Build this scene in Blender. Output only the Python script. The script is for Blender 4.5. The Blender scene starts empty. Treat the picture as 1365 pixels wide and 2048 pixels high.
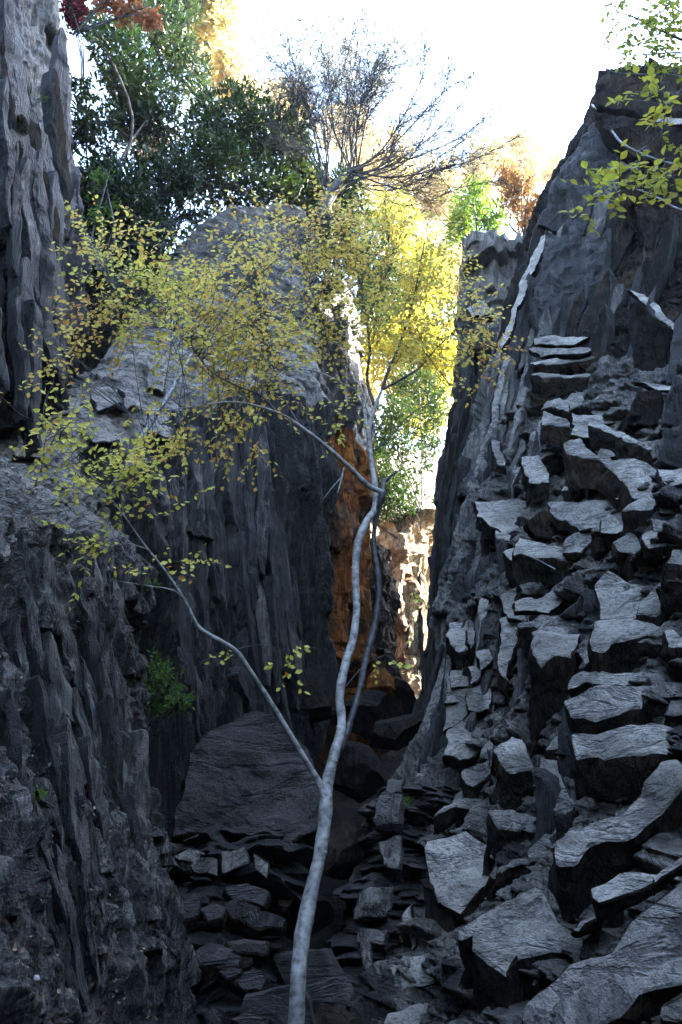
import bpy, bmesh, math, random
import numpy as np
from mathutils import Vector, Matrix
random.seed(7)
RNG = np.random.default_rng(11)
R = math.radians
scn = bpy.context.scene
COL = scn.collection

# ------------------------------------------------------------------ camera, sky, sun, exposure
CAMZ, PITCH, FPX = 1.6, R(22), 1750.0
cam_d = bpy.data.cameras.new('camera')
cam = bpy.data.objects.new('camera', cam_d); COL.objects.link(cam)
cam.location = (0, 0, CAMZ); cam.rotation_euler = (R(90) + PITCH, 0, 0)
cam_d.sensor_fit = 'VERTICAL'; cam_d.sensor_height = 36.0; cam_d.lens = 36.0 * FPX / 2048.0
cam_d.clip_start = 0.05; cam_d.clip_end = 5000
scn.camera = cam
SUN_AZ, SUN_EL = R(72), R(33)          # azimuth clockwise from +Y (straight ahead)
world = bpy.data.worlds.new('World'); scn.world = world; world.use_nodes = True
wn = world.node_tree.nodes; wl = world.node_tree.links
sky = wn.new('ShaderNodeTexSky'); sky.sky_type = 'NISHITA'; sky.sun_disc = False
sky.sun_elevation = SUN_EL; sky.sun_rotation = SUN_AZ
sky.air_density = 1.0; sky.dust_density = 1.2; sky.ozone_density = 1.0
bg = wn['Background']; bg.inputs['Strength'].default_value = 0.13
wl.new(sky.outputs[0], bg.inputs['Color'])
sun_d = bpy.data.lights.new('sun', 'SUN'); sun_d.energy = 4.2; sun_d.angle = R(0.5); sun_d.color = (1, .93, .80)
sun = bpy.data.objects.new('sun', sun_d); COL.objects.link(sun)
SDIR = Vector((math.sin(SUN_AZ) * math.cos(SUN_EL), math.cos(SUN_AZ) * math.cos(SUN_EL), math.sin(SUN_EL)))
sun.rotation_euler = SDIR.to_track_quat('Z', 'Y').to_euler(); sun.location = (30, 10, 40)
vs = scn.view_settings
vs.view_transform = 'Standard'; vs.look = 'None'; vs.gamma = 1; vs.use_curve_mapping = False
vs.exposure = 4.2
scn.cycles.max_bounces = 8; scn.cycles.diffuse_bounces = 5; scn.cycles.transparent_max_bounces = 8
scn.cycles.use_denoising = True

CP, SP = math.cos(PITCH), math.sin(PITCH)
def W(px, py, Y):
    """point at forward distance Y seen in direction (px,py) of the photograph"""
    px = np.asarray(px, float); py = np.asarray(py, float); Y = np.asarray(Y, float)
    x = (px - 682.5) / FPX; y = (1024 - py) / FPX
    yy = CP - y * SP; zz = SP + y * CP
    s = Y / yy
    return np.stack([x * s, yy * s, zz * s + CAMZ], -1)
def PX(p):
    p = np.asarray(p, float); z = p[..., 2] - CAMZ
    f = p[..., 1] * CP + z * SP; u = -p[..., 1] * SP + z * CP
    return 682.5 + FPX * p[..., 0] / f, 1024 - FPX * u / f

HAZE = .0008
# ------------------------------------------------------------------ noise
def _h(ix, iy, iz, s=0):
    h = (ix * 374761393 + iy * 668265263 + iz * 2147483647 + s * 974634777) & 0xffffffff
    h = ((h ^ (h >> 13)) * 1274126177) & 0xffffffff
    h = ((h ^ (h >> 16)) * 2246822519) & 0xffffffff
    return (h ^ (h >> 15)) & 0xffffffff
def rnd(ix, iy=0, iz=0, s=0):
    ix = np.asarray(ix).astype(np.int64); iy = np.asarray(iy).astype(np.int64); iz = np.asarray(iz).astype(np.int64)
    return _h(ix, iy, iz, s) / 4294967296.0
def noise(p, s=0):
    """value noise, about -1..1"""
    i = np.floor(p).astype(np.int64); f = p - i; f = f * f * (3 - 2 * f)
    r = 0
    for dx in (0, 1):
        wx = f[..., 0] if dx else 1 - f[..., 0]
        for dy in (0, 1):
            wy = f[..., 1] if dy else 1 - f[..., 1]
            for dz in (0, 1):
                wz = f[..., 2] if dz else 1 - f[..., 2]
                r = r + wx * wy * wz * (_h(i[..., 0] + dx, i[..., 1] + dy, i[..., 2] + dz, s) / 2147483648.0 - 1)
    return r
def fbm(p, o=4, s=0, g=.5):
    r = 0; a = 1.0
    for k in range(o):
        r = r + a * noise(p * 2.03 ** k + 17.3 * k, s + k); a *= g
    return r
def ridged(p, o=3, s=0):
    r = 0; a = 1.0
    for k in range(o):
        r = r + a * (1 - 2 * np.abs(noise(p * 2.1 ** k + 9.1 * k, s + k))); a *= .5
    return r

# ------------------------------------------------------------------ object helpers
def tag(o, label=None, cat=None, group=None, kind=None):
    if label: o['label'] = label
    if cat: o['category'] = cat
    if group: o['group'] = group
    if kind: o['kind'] = kind
    return o
def empty(name, loc, label=None, cat=None, group=None):
    o = bpy.data.objects.new(name, None); COL.objects.link(o); o.location = loc; o.empty_display_size = .2
    return tag(o, label, cat, group)
def mesh_obj(name, V, F, mat, parent=None, smooth=False, tint=None, matidx=None, loops=None):
    """V (n,3) in world space; F (m,k) int array or list of arrays; the origin is put at the base of the object"""
    V = np.asarray(V, np.float32)
    Fs = F if isinstance(F, list) else [F]
    Fs = [f for f in Fs if len(f)]
    base = np.array([(V[:, 0].min() + V[:, 0].max()) / 2, (V[:, 1].min() + V[:, 1].max()) / 2, V[:, 2].min()])
    me = bpy.data.meshes.new(name)
    me.vertices.add(len(V)); me.vertices.foreach_set('co', (V - base).astype(np.float32).ravel())
    nl = sum(f.size for f in Fs); nf = sum(len(f) for f in Fs)
    me.loops.add(nl); me.loops.foreach_set('vertex_index', np.concatenate([f.ravel() for f in Fs]).astype(np.int32))
    tot = np.concatenate([np.full(len(f), f.shape[1]) for f in Fs]); st = np.concatenate([[0], np.cumsum(tot)[:-1]])
    me.polygons.add(nf); me.polygons.foreach_set('loop_start', st.astype(np.int32)); me.polygons.foreach_set('loop_total', tot.astype(np.int32))
    if matidx is not None: me.polygons.foreach_set('material_index', np.asarray(matidx, np.int32))
    me.polygons.foreach_set('use_smooth', np.full(nf, bool(smooth)))
    me.update(calc_edges=True); me.validate()
    for m in (mat if isinstance(mat, (list, tuple)) else [mat]): me.materials.append(m)
    if tint is not None:
        a = me.attributes.new('tint', 'FLOAT', 'POINT'); a.data.foreach_set('value', np.asarray(tint, np.float32))
    o = bpy.data.objects.new(name, me); COL.objects.link(o)
    o.location = base
    if parent is not None:
        o.parent = parent
        pl = parent.location.copy(); q = parent
        while q.parent is not None: q = q.parent; pl += q.location
        o.location = Vector(base) - pl
    return o
class MB:
    def __init__(s): s.V = []; s.F = {3: [], 4: []}; s.n = 0
    def add(s, V, F):
        F = np.asarray(F); s.V.append(np.asarray(V, float)); s.F[F.shape[1]].append(F + s.n); s.n += len(V)
    def tube(s, P, r, sides=6, knob=0.0):
        P = np.asarray(P, float); n = len(P); r = np.broadcast_to(np.asarray(r, float), (n,))
        T = np.gradient(P, axis=0); T /= np.linalg.norm(T, axis=1)[:, None] + 1e-9
        ref = np.array([0.31, 0.2, .93]) if abs(T[:, 2]).mean() < .8 else np.array([.9, .4, .1])
        A = np.cross(T, ref); A /= np.linalg.norm(A, axis=1)[:, None] + 1e-9; B = np.cross(T, A)
        th = np.arange(sides) * 2 * math.pi / sides
        V = P[:, None, :] + r[:, None, None] * (np.cos(th)[None, :, None] * A[:, None, :] + np.sin(th)[None, :, None] * B[:, None, :])
        if knob:
            V = V + knob * r[:, None, None] * noise(V * 14)[..., None] * (V - P[:, None, :]) / r[:, None, None]
        i = np.arange(n - 1)[:, None] * sides; j = np.arange(sides)[None, :]; j2 = (j + 1) % sides
        F = np.stack([i + j, i + j2, i + sides + j2, i + sides + j], -1).reshape(-1, 4)
        s.add(V.reshape(-1, 3), F)
    def build(s, name, mat, parent=None, smooth=True, kind=None, label=None, cat=None, group=None):
        F = [np.concatenate(f) for f in s.F.values() if f]
        o = mesh_obj(name, np.concatenate(s.V), F, mat, parent, smooth)
        return tag(o, label, cat, group, kind)
def spline(P, n):
    """Catmull-Rom through the rows of P, resampled to n"""
    P = np.asarray(P, float); m = len(P)
    Q = np.concatenate([[2 * P[0] - P[1]], P, [2 * P[-1] - P[-2]]])
    t = np.linspace(0, m - 1, n); i = np.minimum(t.astype(int), m - 2); f = (t - i)[:, None]
    a, b, c, d = Q[i], Q[i + 1], Q[i + 2], Q[i + 3]
    return .5 * (2 * b + (c - a) * f + (2 * a - 5 * b + 4 * c - d) * f ** 2 + (3 * b - a - 3 * c + d) * f ** 3)

# ------------------------------------------------------------------ materials
def nodes(name):
    m = bpy.data.materials.new(name); m.use_nodes = True
    return m, m.node_tree.nodes, m.node_tree.links, m.node_tree.nodes['Principled BSDF']
def ramp(N, stops):
    r = N.new('ShaderNodeValToRGB'); e = r.color_ramp.elements
    while len(e) < len(stops): e.new(.5)
    for k, (p, c) in enumerate(stops): e[k].position = p; e[k].color = (*c, 1) if len(c) == 3 else c
    return r
def rock_mat(name, dark, mid, pale, stain=None, stretch=(1, 1, .18), scale=1.0, rot=(0, 0, 0), bump=.6, pale_at=.62, rough=.50, spec=.6, lines=(2.2, 2.2, .25), lrot=(0, 0, 0), lfac=.6, streak=False, rs=None):
    if rs: rough, spec = rs
    wm = lambda c: (c[0] * 1.05, c[1], c[2] * .91)
    dark, mid, pale = wm(dark), wm(mid), wm(pale)
    m, N, L, b = nodes(name)
    g = N.new('ShaderNodeNewGeometry')
    mp = N.new('ShaderNodeMapping'); mp.inputs['Rotation'].default_value = rot; mp.inputs['Scale'].default_value = stretch
    L.new(g.outputs['Position'], mp.inputs['Vector'])
    def nz(src, sc, det=6, rg=.6, dist=0):
        n = N.new('ShaderNodeTexNoise'); n.inputs['Scale'].default_value = sc * scale; n.inputs['Detail'].default_value = det
        n.inputs['Roughness'].default_value = rg; n.inputs['Distortion'].default_value = dist; L.new(src, n.inputs['Vector']); return n.outputs['Fac']
    iso = g.outputs['Position']; an = mp.outputs['Vector']
    n1 = nz(an, 3.2, 8, .68, .3)
    r1 = ramp(N, [(.30, dark), (.50, mid), (.72, tuple(min(1, c * 1.35) for c in mid))]); L.new(n1, r1.inputs['Fac'])
    n2 = nz(an if streak else iso, 4.5 if streak else 1.5, 9, .7, .5); r2 = ramp(N, [(pale_at - .07, (0, 0, 0)), (pale_at + .06, (1, 1, 1))]); L.new(n2, r2.inputs['Fac'])
    mx = N.new('ShaderNodeMix'); mx.data_type = 'RGBA'; L.new(r2.outputs['Color'], mx.inputs['Factor'])
    L.new(r1.outputs['Color'], mx.inputs['A']); mx.inputs['B'].default_value = (*pale, 1); out = mx.outputs['Result']
    if stain:
        n3 = nz(iso, .9, 5, .6, .8); r3 = ramp(N, [(.50, (0, 0, 0)), (.62, (1, 1, 1))]); L.new(n3, r3.inputs['Fac'])
        mx2 = N.new('ShaderNodeMix'); mx2.data_type = 'RGBA'; L.new(r3.outputs['Color'], mx2.inputs['Factor'])
        L.new(out, mx2.inputs['A']); mx2.inputs['B'].default_value = (*stain, 1); out = mx2.outputs['Result']
    # thin dark joints and foliation lines
    mp5 = N.new('ShaderNodeMapping'); mp5.inputs['Scale'].default_value = lines; mp5.inputs['Rotation'].default_value = lrot; L.new(g.outputs['Position'], mp5.inputs['Vector'])
    n5 = nz(mp5.outputs['Vector'], 2.2, 5, .62, .6)
    r5 = ramp(N, [(.455, (1, 1, 1)), (.49, (.12, .12, .12)), (.51, (.2, .2, .2)), (.54, (1, 1, 1))]); L.new(n5, r5.inputs['Fac'])
    m5 = N.new('ShaderNodeMix'); m5.data_type = 'RGBA'; m5.blend_type = 'MULTIPLY'; m5.inputs['Factor'].default_value = .7
    L.new(out, m5.inputs['A']); L.new(r5.outputs['Color'], m5.inputs['B']); m5.inputs['Factor'].default_value = lfac; out = m5.outputs['Result']
    # small specks: lichen, flakes, grit
    v = N.new('ShaderNodeTexNoise'); v.inputs['Scale'].default_value = 38 * scale; v.inputs['Detail'].default_value = 4; L.new(an, v.inputs['Vector'])
    r4 = ramp(N, [(.38, (.45, .45, .45)), (.5, (1, 1, 1)), (.66, (1.0, 1.0, 1.0)), (.74, (1.7, 1.7, 1.7))]); L.new(v.outputs['Fac'], r4.inputs['Fac'])
    mm = N.new('ShaderNodeMix'); mm.data_type = 'RGBA'; mm.blend_type = 'MULTIPLY'; mm.inputs['Factor'].default_value = .75
    L.new(out, mm.inputs['A']); L.new(r4.outputs['Color'], mm.inputs['B'])
    L.new(mm.outputs['Result'], b.inputs['Base Color'])
    b.inputs['Roughness'].default_value = rough; b.inputs['Specular IOR Level'].default_value = spec
    bn = nz(an, 22, 9, .72); bn2 = nz(iso, 60, 5, .6)
    ad = N.new('ShaderNodeMath'); ad.operation = 'ADD'; L.new(bn, ad.inputs[0])
    ml = N.new('ShaderNodeMath'); ml.operation = 'MULTIPLY'; ml.inputs[1].default_value = .45; L.new(bn2, ml.inputs[0]); L.new(ml.outputs[0], ad.inputs[1])
    ad2 = N.new('ShaderNodeMath'); ad2.operation = 'MULTIPLY_ADD'; ad2.inputs[1].default_value = .5; L.new(r5.outputs['Color'], ad2.inputs[0]); L.new(ad.outputs[0], ad2.inputs[2])
    bp = N.new('ShaderNodeBump'); bp.inputs['Strength'].default_value = min(1, bump * 1.4); bp.inputs['Distance'].default_value = .09
    L.new(ad2.outputs[0], bp.inputs['Height']); L.new(bp.outputs['Normal'], b.inputs['Normal'])
    return m
def leaf_mat(name, stops, trans=.45, rough=.5):
    m, N, L, b = nodes(name)
    a = N.new('ShaderNodeAttribute'); a.attribute_name = 'tint'
    r = ramp(N, stops); L.new(a.outputs['Fac'], r.inputs['Fac'])
    L.new(r.outputs['Color'], b.inputs['Base Color']); b.inputs['Roughness'].default_value = rough; b.inputs['Specular IOR Level'].default_value = .3
    t = N.new('ShaderNodeBsdfTranslucent'); L.new(r.outputs['Color'], t.inputs['Color'])
    ms = N.new('ShaderNodeMixShader'); ms.inputs[0].default_value = trans
    L.new(b.outputs[0], ms.inputs[1]); L.new(t.outputs[0], ms.inputs[2]); L.new(ms.outputs[0], N['Material Output'].inputs['Surface'])
    return m
def bark_mat(name, c1, c2, band=30.0, rough=.6):
    m, N, L, b = nodes(name)
    g = N.new('ShaderNodeNewGeometry'); mp = N.new('ShaderNodeMapping'); mp.inputs['Scale'].default_value = (1, 1, 1.15)
    L.new(g.outputs['Position'], mp.inputs['Vector'])
    n = N.new('ShaderNodeTexNoise'); n.inputs['Scale'].default_value = band; n.inputs['Detail'].default_value = 6; L.new(mp.outputs[0], n.inputs['Vector'])
    n2 = N.new('ShaderNodeTexNoise'); n2.inputs['Scale'].default_value = 7; n2.inputs['Detail'].default_value = 5; L.new(g.outputs['Position'], n2.inputs['Vector'])
    r = ramp(N, [(.30, tuple(x * .35 for x in c1)), (.40, c1), (.5, tuple((x + y) / 2 for x, y in zip(c1, c2))), (.62, c2)]); L.new(n.outputs['Fac'], r.inputs['Fac'])
    r2 = ramp(N, [(.35, (.45, .45, .45)), (.6, (1, 1, 1))]); L.new(n2.outputs['Fac'], r2.inputs['Fac'])
    mm = N.new('ShaderNodeMix'); mm.data_type = 'RGBA'; mm.blend_type = 'MULTIPLY'; mm.inputs['Factor'].default_value = .8
    L.new(r.outputs['Color'], mm.inputs['A']); L.new(r2.outputs['Color'], mm.inputs['B']); L.new(mm.outputs['Result'], b.inputs['Base Color'])
    b.inputs['Roughness'].default_value = rough
    bp = N.new('ShaderNodeBump'); bp.inputs['Strength'].default_value = .5; bp.inputs['Distance'].default_value = .01
    L.new(n.outputs['Fac'], bp.inputs['Height']); L.new(bp.outputs['Normal'], b.inputs['Normal'])
    return m
M = {}
M['slate']   = rock_mat('slate_weathered', (.05, .046, .040), (.135, .125, .11), (.30, .28, .255), stretch=(1, 1, .22), pale_at=.58, lrot=(0, .12, 0))
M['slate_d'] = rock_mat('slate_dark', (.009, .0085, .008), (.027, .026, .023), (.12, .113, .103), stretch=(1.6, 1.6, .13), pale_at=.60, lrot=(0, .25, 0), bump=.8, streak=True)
M['blade']   = rock_mat('slate_blades', (.014, .013, .012), (.042, .04, .036), (.24, .23, .21), stretch=(1.8, 1.8, .12), pale_at=.56, lrot=(0, .25, 0), bump=.7, lfac=.4, streak=True, rot=(0, .22, 0))
M['plum']    = rock_mat('plum_slab', (.03, .026, .026), (.07, .061, .06), (.14, .125, .12), stretch=(.9, .9, 1.2), pale_at=.56, lines=(.3, .3, 1.2), lrot=(0, -.12, 0), lfac=.4, rs=(.7, .3))
M['top']     = rock_mat('slate_bedding_lit', (.17, .158, .14), (.34, .318, .29), (.52, .49, .455), stain=(.20, .18, .14), stretch=(.8, 1, 1.1), pale_at=.53, bump=.55, lines=(.6, .6, 1.3), lrot=(.1, .3, 0), lfac=.42)  # bedding colour lightened to carry the sky light on tops
M['break']   = rock_mat('slate_fracture_shaded', (.013, .011, .009), (.032, .027, .022), (.09, .075, .06), stain=(.065, .042, .026), stretch=(1.5, 1.5, .3), pale_at=.68, rs=(.85, .15))  # brown fracture colour, deepened to imitate shade under the blocks
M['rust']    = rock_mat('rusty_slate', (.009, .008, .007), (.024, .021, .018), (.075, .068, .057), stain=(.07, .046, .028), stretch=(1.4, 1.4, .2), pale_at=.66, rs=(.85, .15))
M['near']    = rock_mat('flaky_slate', (.016, .015, .014), (.07, .065, .06), (.36, .335, .31), stretch=(1.2, 1.2, .35), scale=1.6, pale_at=.56, bump=1, lines=(2.4, 2.4, .7), lrot=(0, -.15, 0), streak=True)
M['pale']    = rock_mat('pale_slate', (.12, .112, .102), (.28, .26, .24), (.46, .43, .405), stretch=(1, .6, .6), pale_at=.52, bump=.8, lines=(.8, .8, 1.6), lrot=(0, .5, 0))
M['orange']  = rock_mat('iron_stain_glow', (.035, .014, .006), (.25, .082, .014), (.42, .16, .03), stain=(.07, .035, .018), stretch=(1, 1, .35), pale_at=.6, lines=(1.5, 1.5, .4), rs=(.85, .15))  # iron stain, saturated further to carry the bounced orange glow
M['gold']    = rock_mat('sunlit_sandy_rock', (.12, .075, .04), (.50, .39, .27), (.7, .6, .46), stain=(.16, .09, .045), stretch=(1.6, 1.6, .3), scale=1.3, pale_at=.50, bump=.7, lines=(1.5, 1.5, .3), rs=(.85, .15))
M['purple']  = rock_mat('plum_slate', (.016, .014, .014), (.052, .044, .044), (.12, .105, .10), stretch=(.7, .7, 2), pale_at=.60, lines=(.5, .5, 2.4))
M['soil']    = rock_mat('leaf_litter', (.10, .07, .04), (.24, .17, .09), (.40, .32, .18), stretch=(1, 1, 1), scale=.8, pale_at=.55, bump=.5)
M['leaf_y']  = leaf_mat('birch_leaf_yellow', [(0, (.48, .58, .09)), (.35, (.84, .78, .15)), (.65, (.92, .74, .18)), (.85, (.88, .56, .14)), (1, (.55, .2, .05))], .5)
M['leaf_g']  = leaf_mat('lime_leaf', [(0, (.20, .28, .03)), (.5, (.50, .48, .06)), (.85, (.64, .54, .06)), (1, (.6, .3, .05))], .55)
M['leaf_rh'] = leaf_mat('evergreen_leaf', [(0, (.008, .02, .005)), (.5, (.022, .05, .009)), (.9, (.065, .11, .016)), (1, (.30, .25, .03))], .3, .35)
M['leaf_gr'] = leaf_mat('bright_green_leaf', [(0, (.05, .12, .015)), (.6, (.14, .25, .03)), (1, (.30, .34, .04))], .5)
M['leaf_au'] = leaf_mat('gold_leaf', [(0, (.36, .33, .12)), (.5, (.60, .52, .25)), (1, (.66, .52, .28))], .5)
M['leaf_or'] = leaf_mat('orange_leaf', [(0, (.16, .15, .04)), (.5, (.36, .20, .07)), (1, (.42, .14, .06))], .5)
M['leaf_re'] = leaf_mat('red_leaf', [(0, (.12, .012, .01)), (1, (.30, .025, .025))], .4)
M['leaf_bl'] = leaf_mat('grey_green_leaf', [(0, (.06, .08, .06)), (.6, (.13, .15, .09)), (1, (.3, .26, .1))], .3)
M['birch']   = bark_mat('birch_bark', (.26, .24, .21), (.50, .47, .42), 22)
M['bark_d']  = bark_mat('dark_bark', (.03, .028, .026), (.10, .095, .09), 20)
M['dead']    = bark_mat('dead_grey_wood', (.16, .16, .16), (.38, .38, .38), 25)
M['moss']    = leaf_mat('brown_moss', [(0, (.03, .025, .015)), (1, (.10, .08, .04))], .2, .9)
M['litter']  = leaf_mat('fallen_leaf', [(0, (.09, .06, .04)), (.6, (.26, .13, .07)), (1, (.42, .36, .34))], .1)

# ------------------------------------------------------------------ rock walls (grids in space, displaced by joints and cleavage)
def tangent_frame(P, cam_side=True):
    du = np.gradient(P, axis=1); dv = np.gradient(P, axis=0)
    n = np.cross(du, dv); n /= np.linalg.norm(n, axis=-1)[..., None] + 1e-9
    view = P - np.array([0, 0, CAMZ])
    s = np.sign((n * view).sum(-1)); n = -n * np.where(s == 0, 1, s)[..., None]
    return n
def smooth2(a, k):
    for _ in range(k):
        a = (np.roll(a, 1, 0) + np.roll(a, -1, 0) + np.roll(a, 1, 1) + np.roll(a, -1, 1) + 4 * a) / 8
    return a
def grid_surface(rows, nu, nv):
    """rows: list of (py, [(px, Y), ...]); returns positions and photo coordinates"""
    A = np.array([[(px, py if np.isscalar(py) else 0, Y) for (px, Y) in r] for py, r in rows], float)
    for k, (py, r) in enumerate(rows): A[k, :, 1] = py
    m = A.shape[1]
    B = np.stack([spline(A[:, j, :], nv) for j in range(m)], 1)
    C = np.stack([spline(B[i], nu) for i in range(nv)], 0)
    return C
def wall(name, rows, nu, nv, disp, mat, label, cat, skirts, kind='structure', matfun=None, tilt=None, fine=None, sm=2):
    C = grid_surface(rows, nu, nv)
    if tilt is not None: C[..., 2] += tilt(C)
    P = W(C[..., 0], C[..., 1], C[..., 2])
    n = tangent_frame(P)
    n = np.stack([smooth2(n[..., k], 12) for k in range(3)], -1); n[[0, -1]] = n[[1, -2]]; n[:, [0, -1]] = n[:, [1, -2]]
    n[..., 2] *= .4; n /= np.linalg.norm(n, axis=-1)[..., None]
    D = disp(P, C, n)
    for _ in range(sm):
        E = D.copy(); E[1:-1, 1:-1] = (D[:-2, 1:-1] + D[2:, 1:-1] + D[1:-1, :-2] + D[1:-1, 2:] + 4 * D[1:-1, 1:-1]) / 8; D = E
    Q = P + D
    if fine is not None: Q = Q + n * fine(Q, C)[..., None]
    def ext(Q, axis, side, off, k=4):
        e = Q.take([0 if side == 0 else -1], axis=axis)
        st = [e + np.asarray(off) * (j / k) + .15 * fbm(e * 1.3 + j * 3.7, 2)[..., None] for j in range(1, k + 1)]
        if side == 0: return np.concatenate(st[::-1] + [Q], axis)
        return np.concatenate([Q] + st, axis)
    top, bot, left, right = skirts
    for ax, sd, off in ((1, 0, left), (1, 1, right), (0, 0, top), (0, 1, bot)):
        if off is not None: Q = ext(Q, ax, sd, off)
    h, w = Q.shape[:2]
    idx = np.arange(h * w).reshape(h, w)
    F = np.stack([idx[:-1, :-1], idx[1:, :-1], idx[1:, 1:], idx[:-1, 1:]], -1).reshape(-1, 4)
    mi = None
    if matfun is not None:
        V = Q.reshape(-1, 3); c = V[F].mean(1); mi = matfun(c)
    o = mesh_obj(name, Q.reshape(-1, 3), F, mat, None, False, matidx=mi)
    return tag(o, label, cat, kind=kind), C, P, Q
def vec(*a): return np.array(a, float)
ss = lambda x, a, b: (lambda t: t * t * (3 - 2 * t))(np.clip((x - a) / (b - a), 0, 1))
def blocks_disp(P, n, q, h, cw, S, A, seed, jag=.25):
    """columns of steps: each tread leans out downwards and breaks off in an overhang"""
    q = q + .25 * cw * fbm(P * .8 / cw, 2, seed); h = h + .25 * S * fbm(P * .7 / S, 2, seed + 5)
    x = q / cw; x = x + .3 * np.sin(x * 1.7 + seed); qi = np.floor(x); w = ss(x - qi, .86, 1)
    def g(k):
        Sc = S * (.6 + .9 * rnd(k, 1, 0, seed)); t = h / Sc + rnd(k, 2, 0, seed) * 7; ti = np.floor(t); f = t - ti
        a = A * (.35 + 1.0 * rnd(k, ti, 3, seed))
        d = a * (1 - f) ** 1.1 * ss(f, 0, .06) + A * jag * (rnd(k, 5, 0, seed) * 2 - 1) + A * .35 * (rnd(k, ti, 7, seed) * 2 - 1)
        return d + A * .4 * (x - k - .5) * (rnd(k, ti, 8, seed) * 2 - 1)
    return g(qi) * (1 - w) + g(qi + 1) * w
def plates_disp(P, q, h, wq, lh, A, seed):
    """long upright plates of cleavage"""
    q = q + .16 * wq * fbm(np.stack([q / wq * .6, h / lh, P[..., 2] * 0], -1), 2, seed)
    x = q / wq; x = x + .35 * np.sin(x * 1.3 + seed) + .2 * np.sin(x * 3.1); qi = np.floor(x); w = ss(x - qi, .75, 1)
    def g(k):
        t = h / (lh * (.5 + rnd(k, 1, 0, seed))) + rnd(k, 0, 0, seed) * 9; ti = np.floor(t); f = t - ti
        return A * (rnd(k, ti, 2, seed) * 2 - 1) + A * .7 * (1 - f) * rnd(k, ti, 3, seed) + A * .5 * (x - k) * (rnd(k, 4, 0, seed) * 2 - 1)
    return g(qi) * (1 - w) + g(qi + 1) * w
def vec(*a): return np.array(a, float)
ss = lambda x, a, b: (lambda t: t * t * (3 - 2 * t))(np.clip((x - a) / (b - a), 0, 1))

# ---- right cliff
RL = [(-60, 1235), (100, 1215), (150, 1200), (210, 1180), (340, 1112), (450, 1052), (600, 1012), (700, 985), (850, 945), (1000, 924), (1130, 900),
      (1300, 868), (1450, 845), (1580, 800), (1700, 760), (1850, 705), (1950, 675), (2060, 645), (2300, 580)]
rl = lambda y: np.interp(y, [a for a, b in RL], [b for a, b in RL])
def rY(x, y):
    """forward distance of the right cliff"""
    u = np.clip((x - rl(y)) / (1560 - rl(y)), 0, 1)
    yl = np.interp(y, [130, 450, 1000, 1600, 2050, 2300], [14.0, 13.6, 12.6, 11.0, 9.0, 8.2])
    yr = np.interp(y, [130, 420, 640, 760, 900, 1000, 1200, 1500, 1800, 2050, 2300], [11.2, 10.6, 10.2, 9.0, 7.9, 7.4, 6.6, 5.8, 4.9, 4.0, 3.6])
    return yl + (yr - yl) * (1 - (1 - u) ** 1.35)
rows = []
for y in (138, 200, 300, 420, 540, 620, 700, 760, 850, 1000, 1150, 1300, 1450, 1600, 1750, 1900, 2050, 2200, 2340):
    x0 = float(rl(y)); xs = np.linspace(x0, 1620, 8)
    rows.append((y, [(x, float(rY(x, y))) for x in xs]))
def disp_right(P, C, n):
    px, py = C[..., 0], C[..., 1]
    q = P[..., 0] * .80 - P[..., 1] * .60 - .30 * P[..., 2]; h = P[..., 2] + .25 * P[..., 0]
    wsaw = .25 + .75 * ss(py, 620, 860)
    edge = ss(px - rl(py), 10, 110)                      # the arris itself stays a clean cleavage plane
    d = wsaw * edge * (blocks_disp(P, n, q, h, .55, .70, .26, 3) + .5 * blocks_disp(P, n, q, h, .21, .28, .17, 21) + .3 * blocks_disp(P, n, q, h, .08, .11, .10, 25)) - .12 * edge * ss(py, 620, 760)
    d = d + (1 - .5 * wsaw * edge) * (plates_disp(P, q, h, .16, 2.6, .10, 31) + plates_disp(P, q, h, .05, 1.2, .03, 41))
    d = d + .16 * fbm(P * .8, 3, 50) + .03 * fbm(P * vec(7, 7, 4), 3, 60)
    return n * d[..., None]
right_cliff, CR, PR, QR = wall('right_cliff', rows, 300, 1000, disp_right, [M['slate'], M['rust'], M['slate_d']],
    'steep right-hand gorge wall of stepped grey slate blocks and ledges', 'cliff', (vec(4, 5, .6), vec(.5, .5, -2), vec(2.2, 5.5, .4), vec(3, 1, 1)), sm=1,
    fine=lambda P, C: .022 * ridged(np.stack([(P[..., 0] * .8 - P[..., 1] * .6 - .3 * P[..., 2]) * 11, P[..., 2] * 1.2, P[..., 1] * 2], -1), 3, 61) + .02 * fbm(P * 16, 2, 62),
    matfun=lambda c: ((c[:, 2] + .8 * fbm(c * .7, 2, 3) > 8.5) & (c[:, 0] > 2.9)).astype(int) + 2 * (fbm(c * 1.1, 3, 9) < -.32) * ~((c[:, 2] + .8 * fbm(c * .7, 2, 3) > 8.5) & (c[:, 0] > 2.9)))

# ---- far pillar closing the right side of the slot
rows = []
PL = [(478, 930), (600, 925), (750, 918), (850, 900), (950, 880), (1050, 864), (1200, 860), (1300, 856), (1400, 838), (1520, 815), (1700, 790)]
plx = lambda y: float(np.interp(y, [a for a, b in PL], [b for a, b in PL]))
for y in (478, 520, 600, 700, 800, 900, 1050, 1200, 1350, 1500, 1680):
    rows.append((y, [(plx(y), 15.6), (plx(y) + 25, 15.2), (plx(y) + 60, 14.9), (plx(y) + 110, 14.8), (plx(y) + 160, 14.7)]))
def disp_pillar(P, C, n):
    py = C[..., 1]; q = P[..., 0] - .1 * P[..., 2]; h = P[..., 2]
    d = plates_disp(P, q, h, .14, 2.2, .10, 71) + plates_disp(P, q, h, .05, .8, .035, 75) + .05 * fbm(P * vec(5, 5, 2), 3, 76)
    d = d + (1 - ss(py, 700, 850)) * ss(C[..., 0], 930, 960) * blocks_disp(P, n, q + .4 * P[..., 1], h, .5, .8, .35, 77)
    return n * d[..., None]
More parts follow.
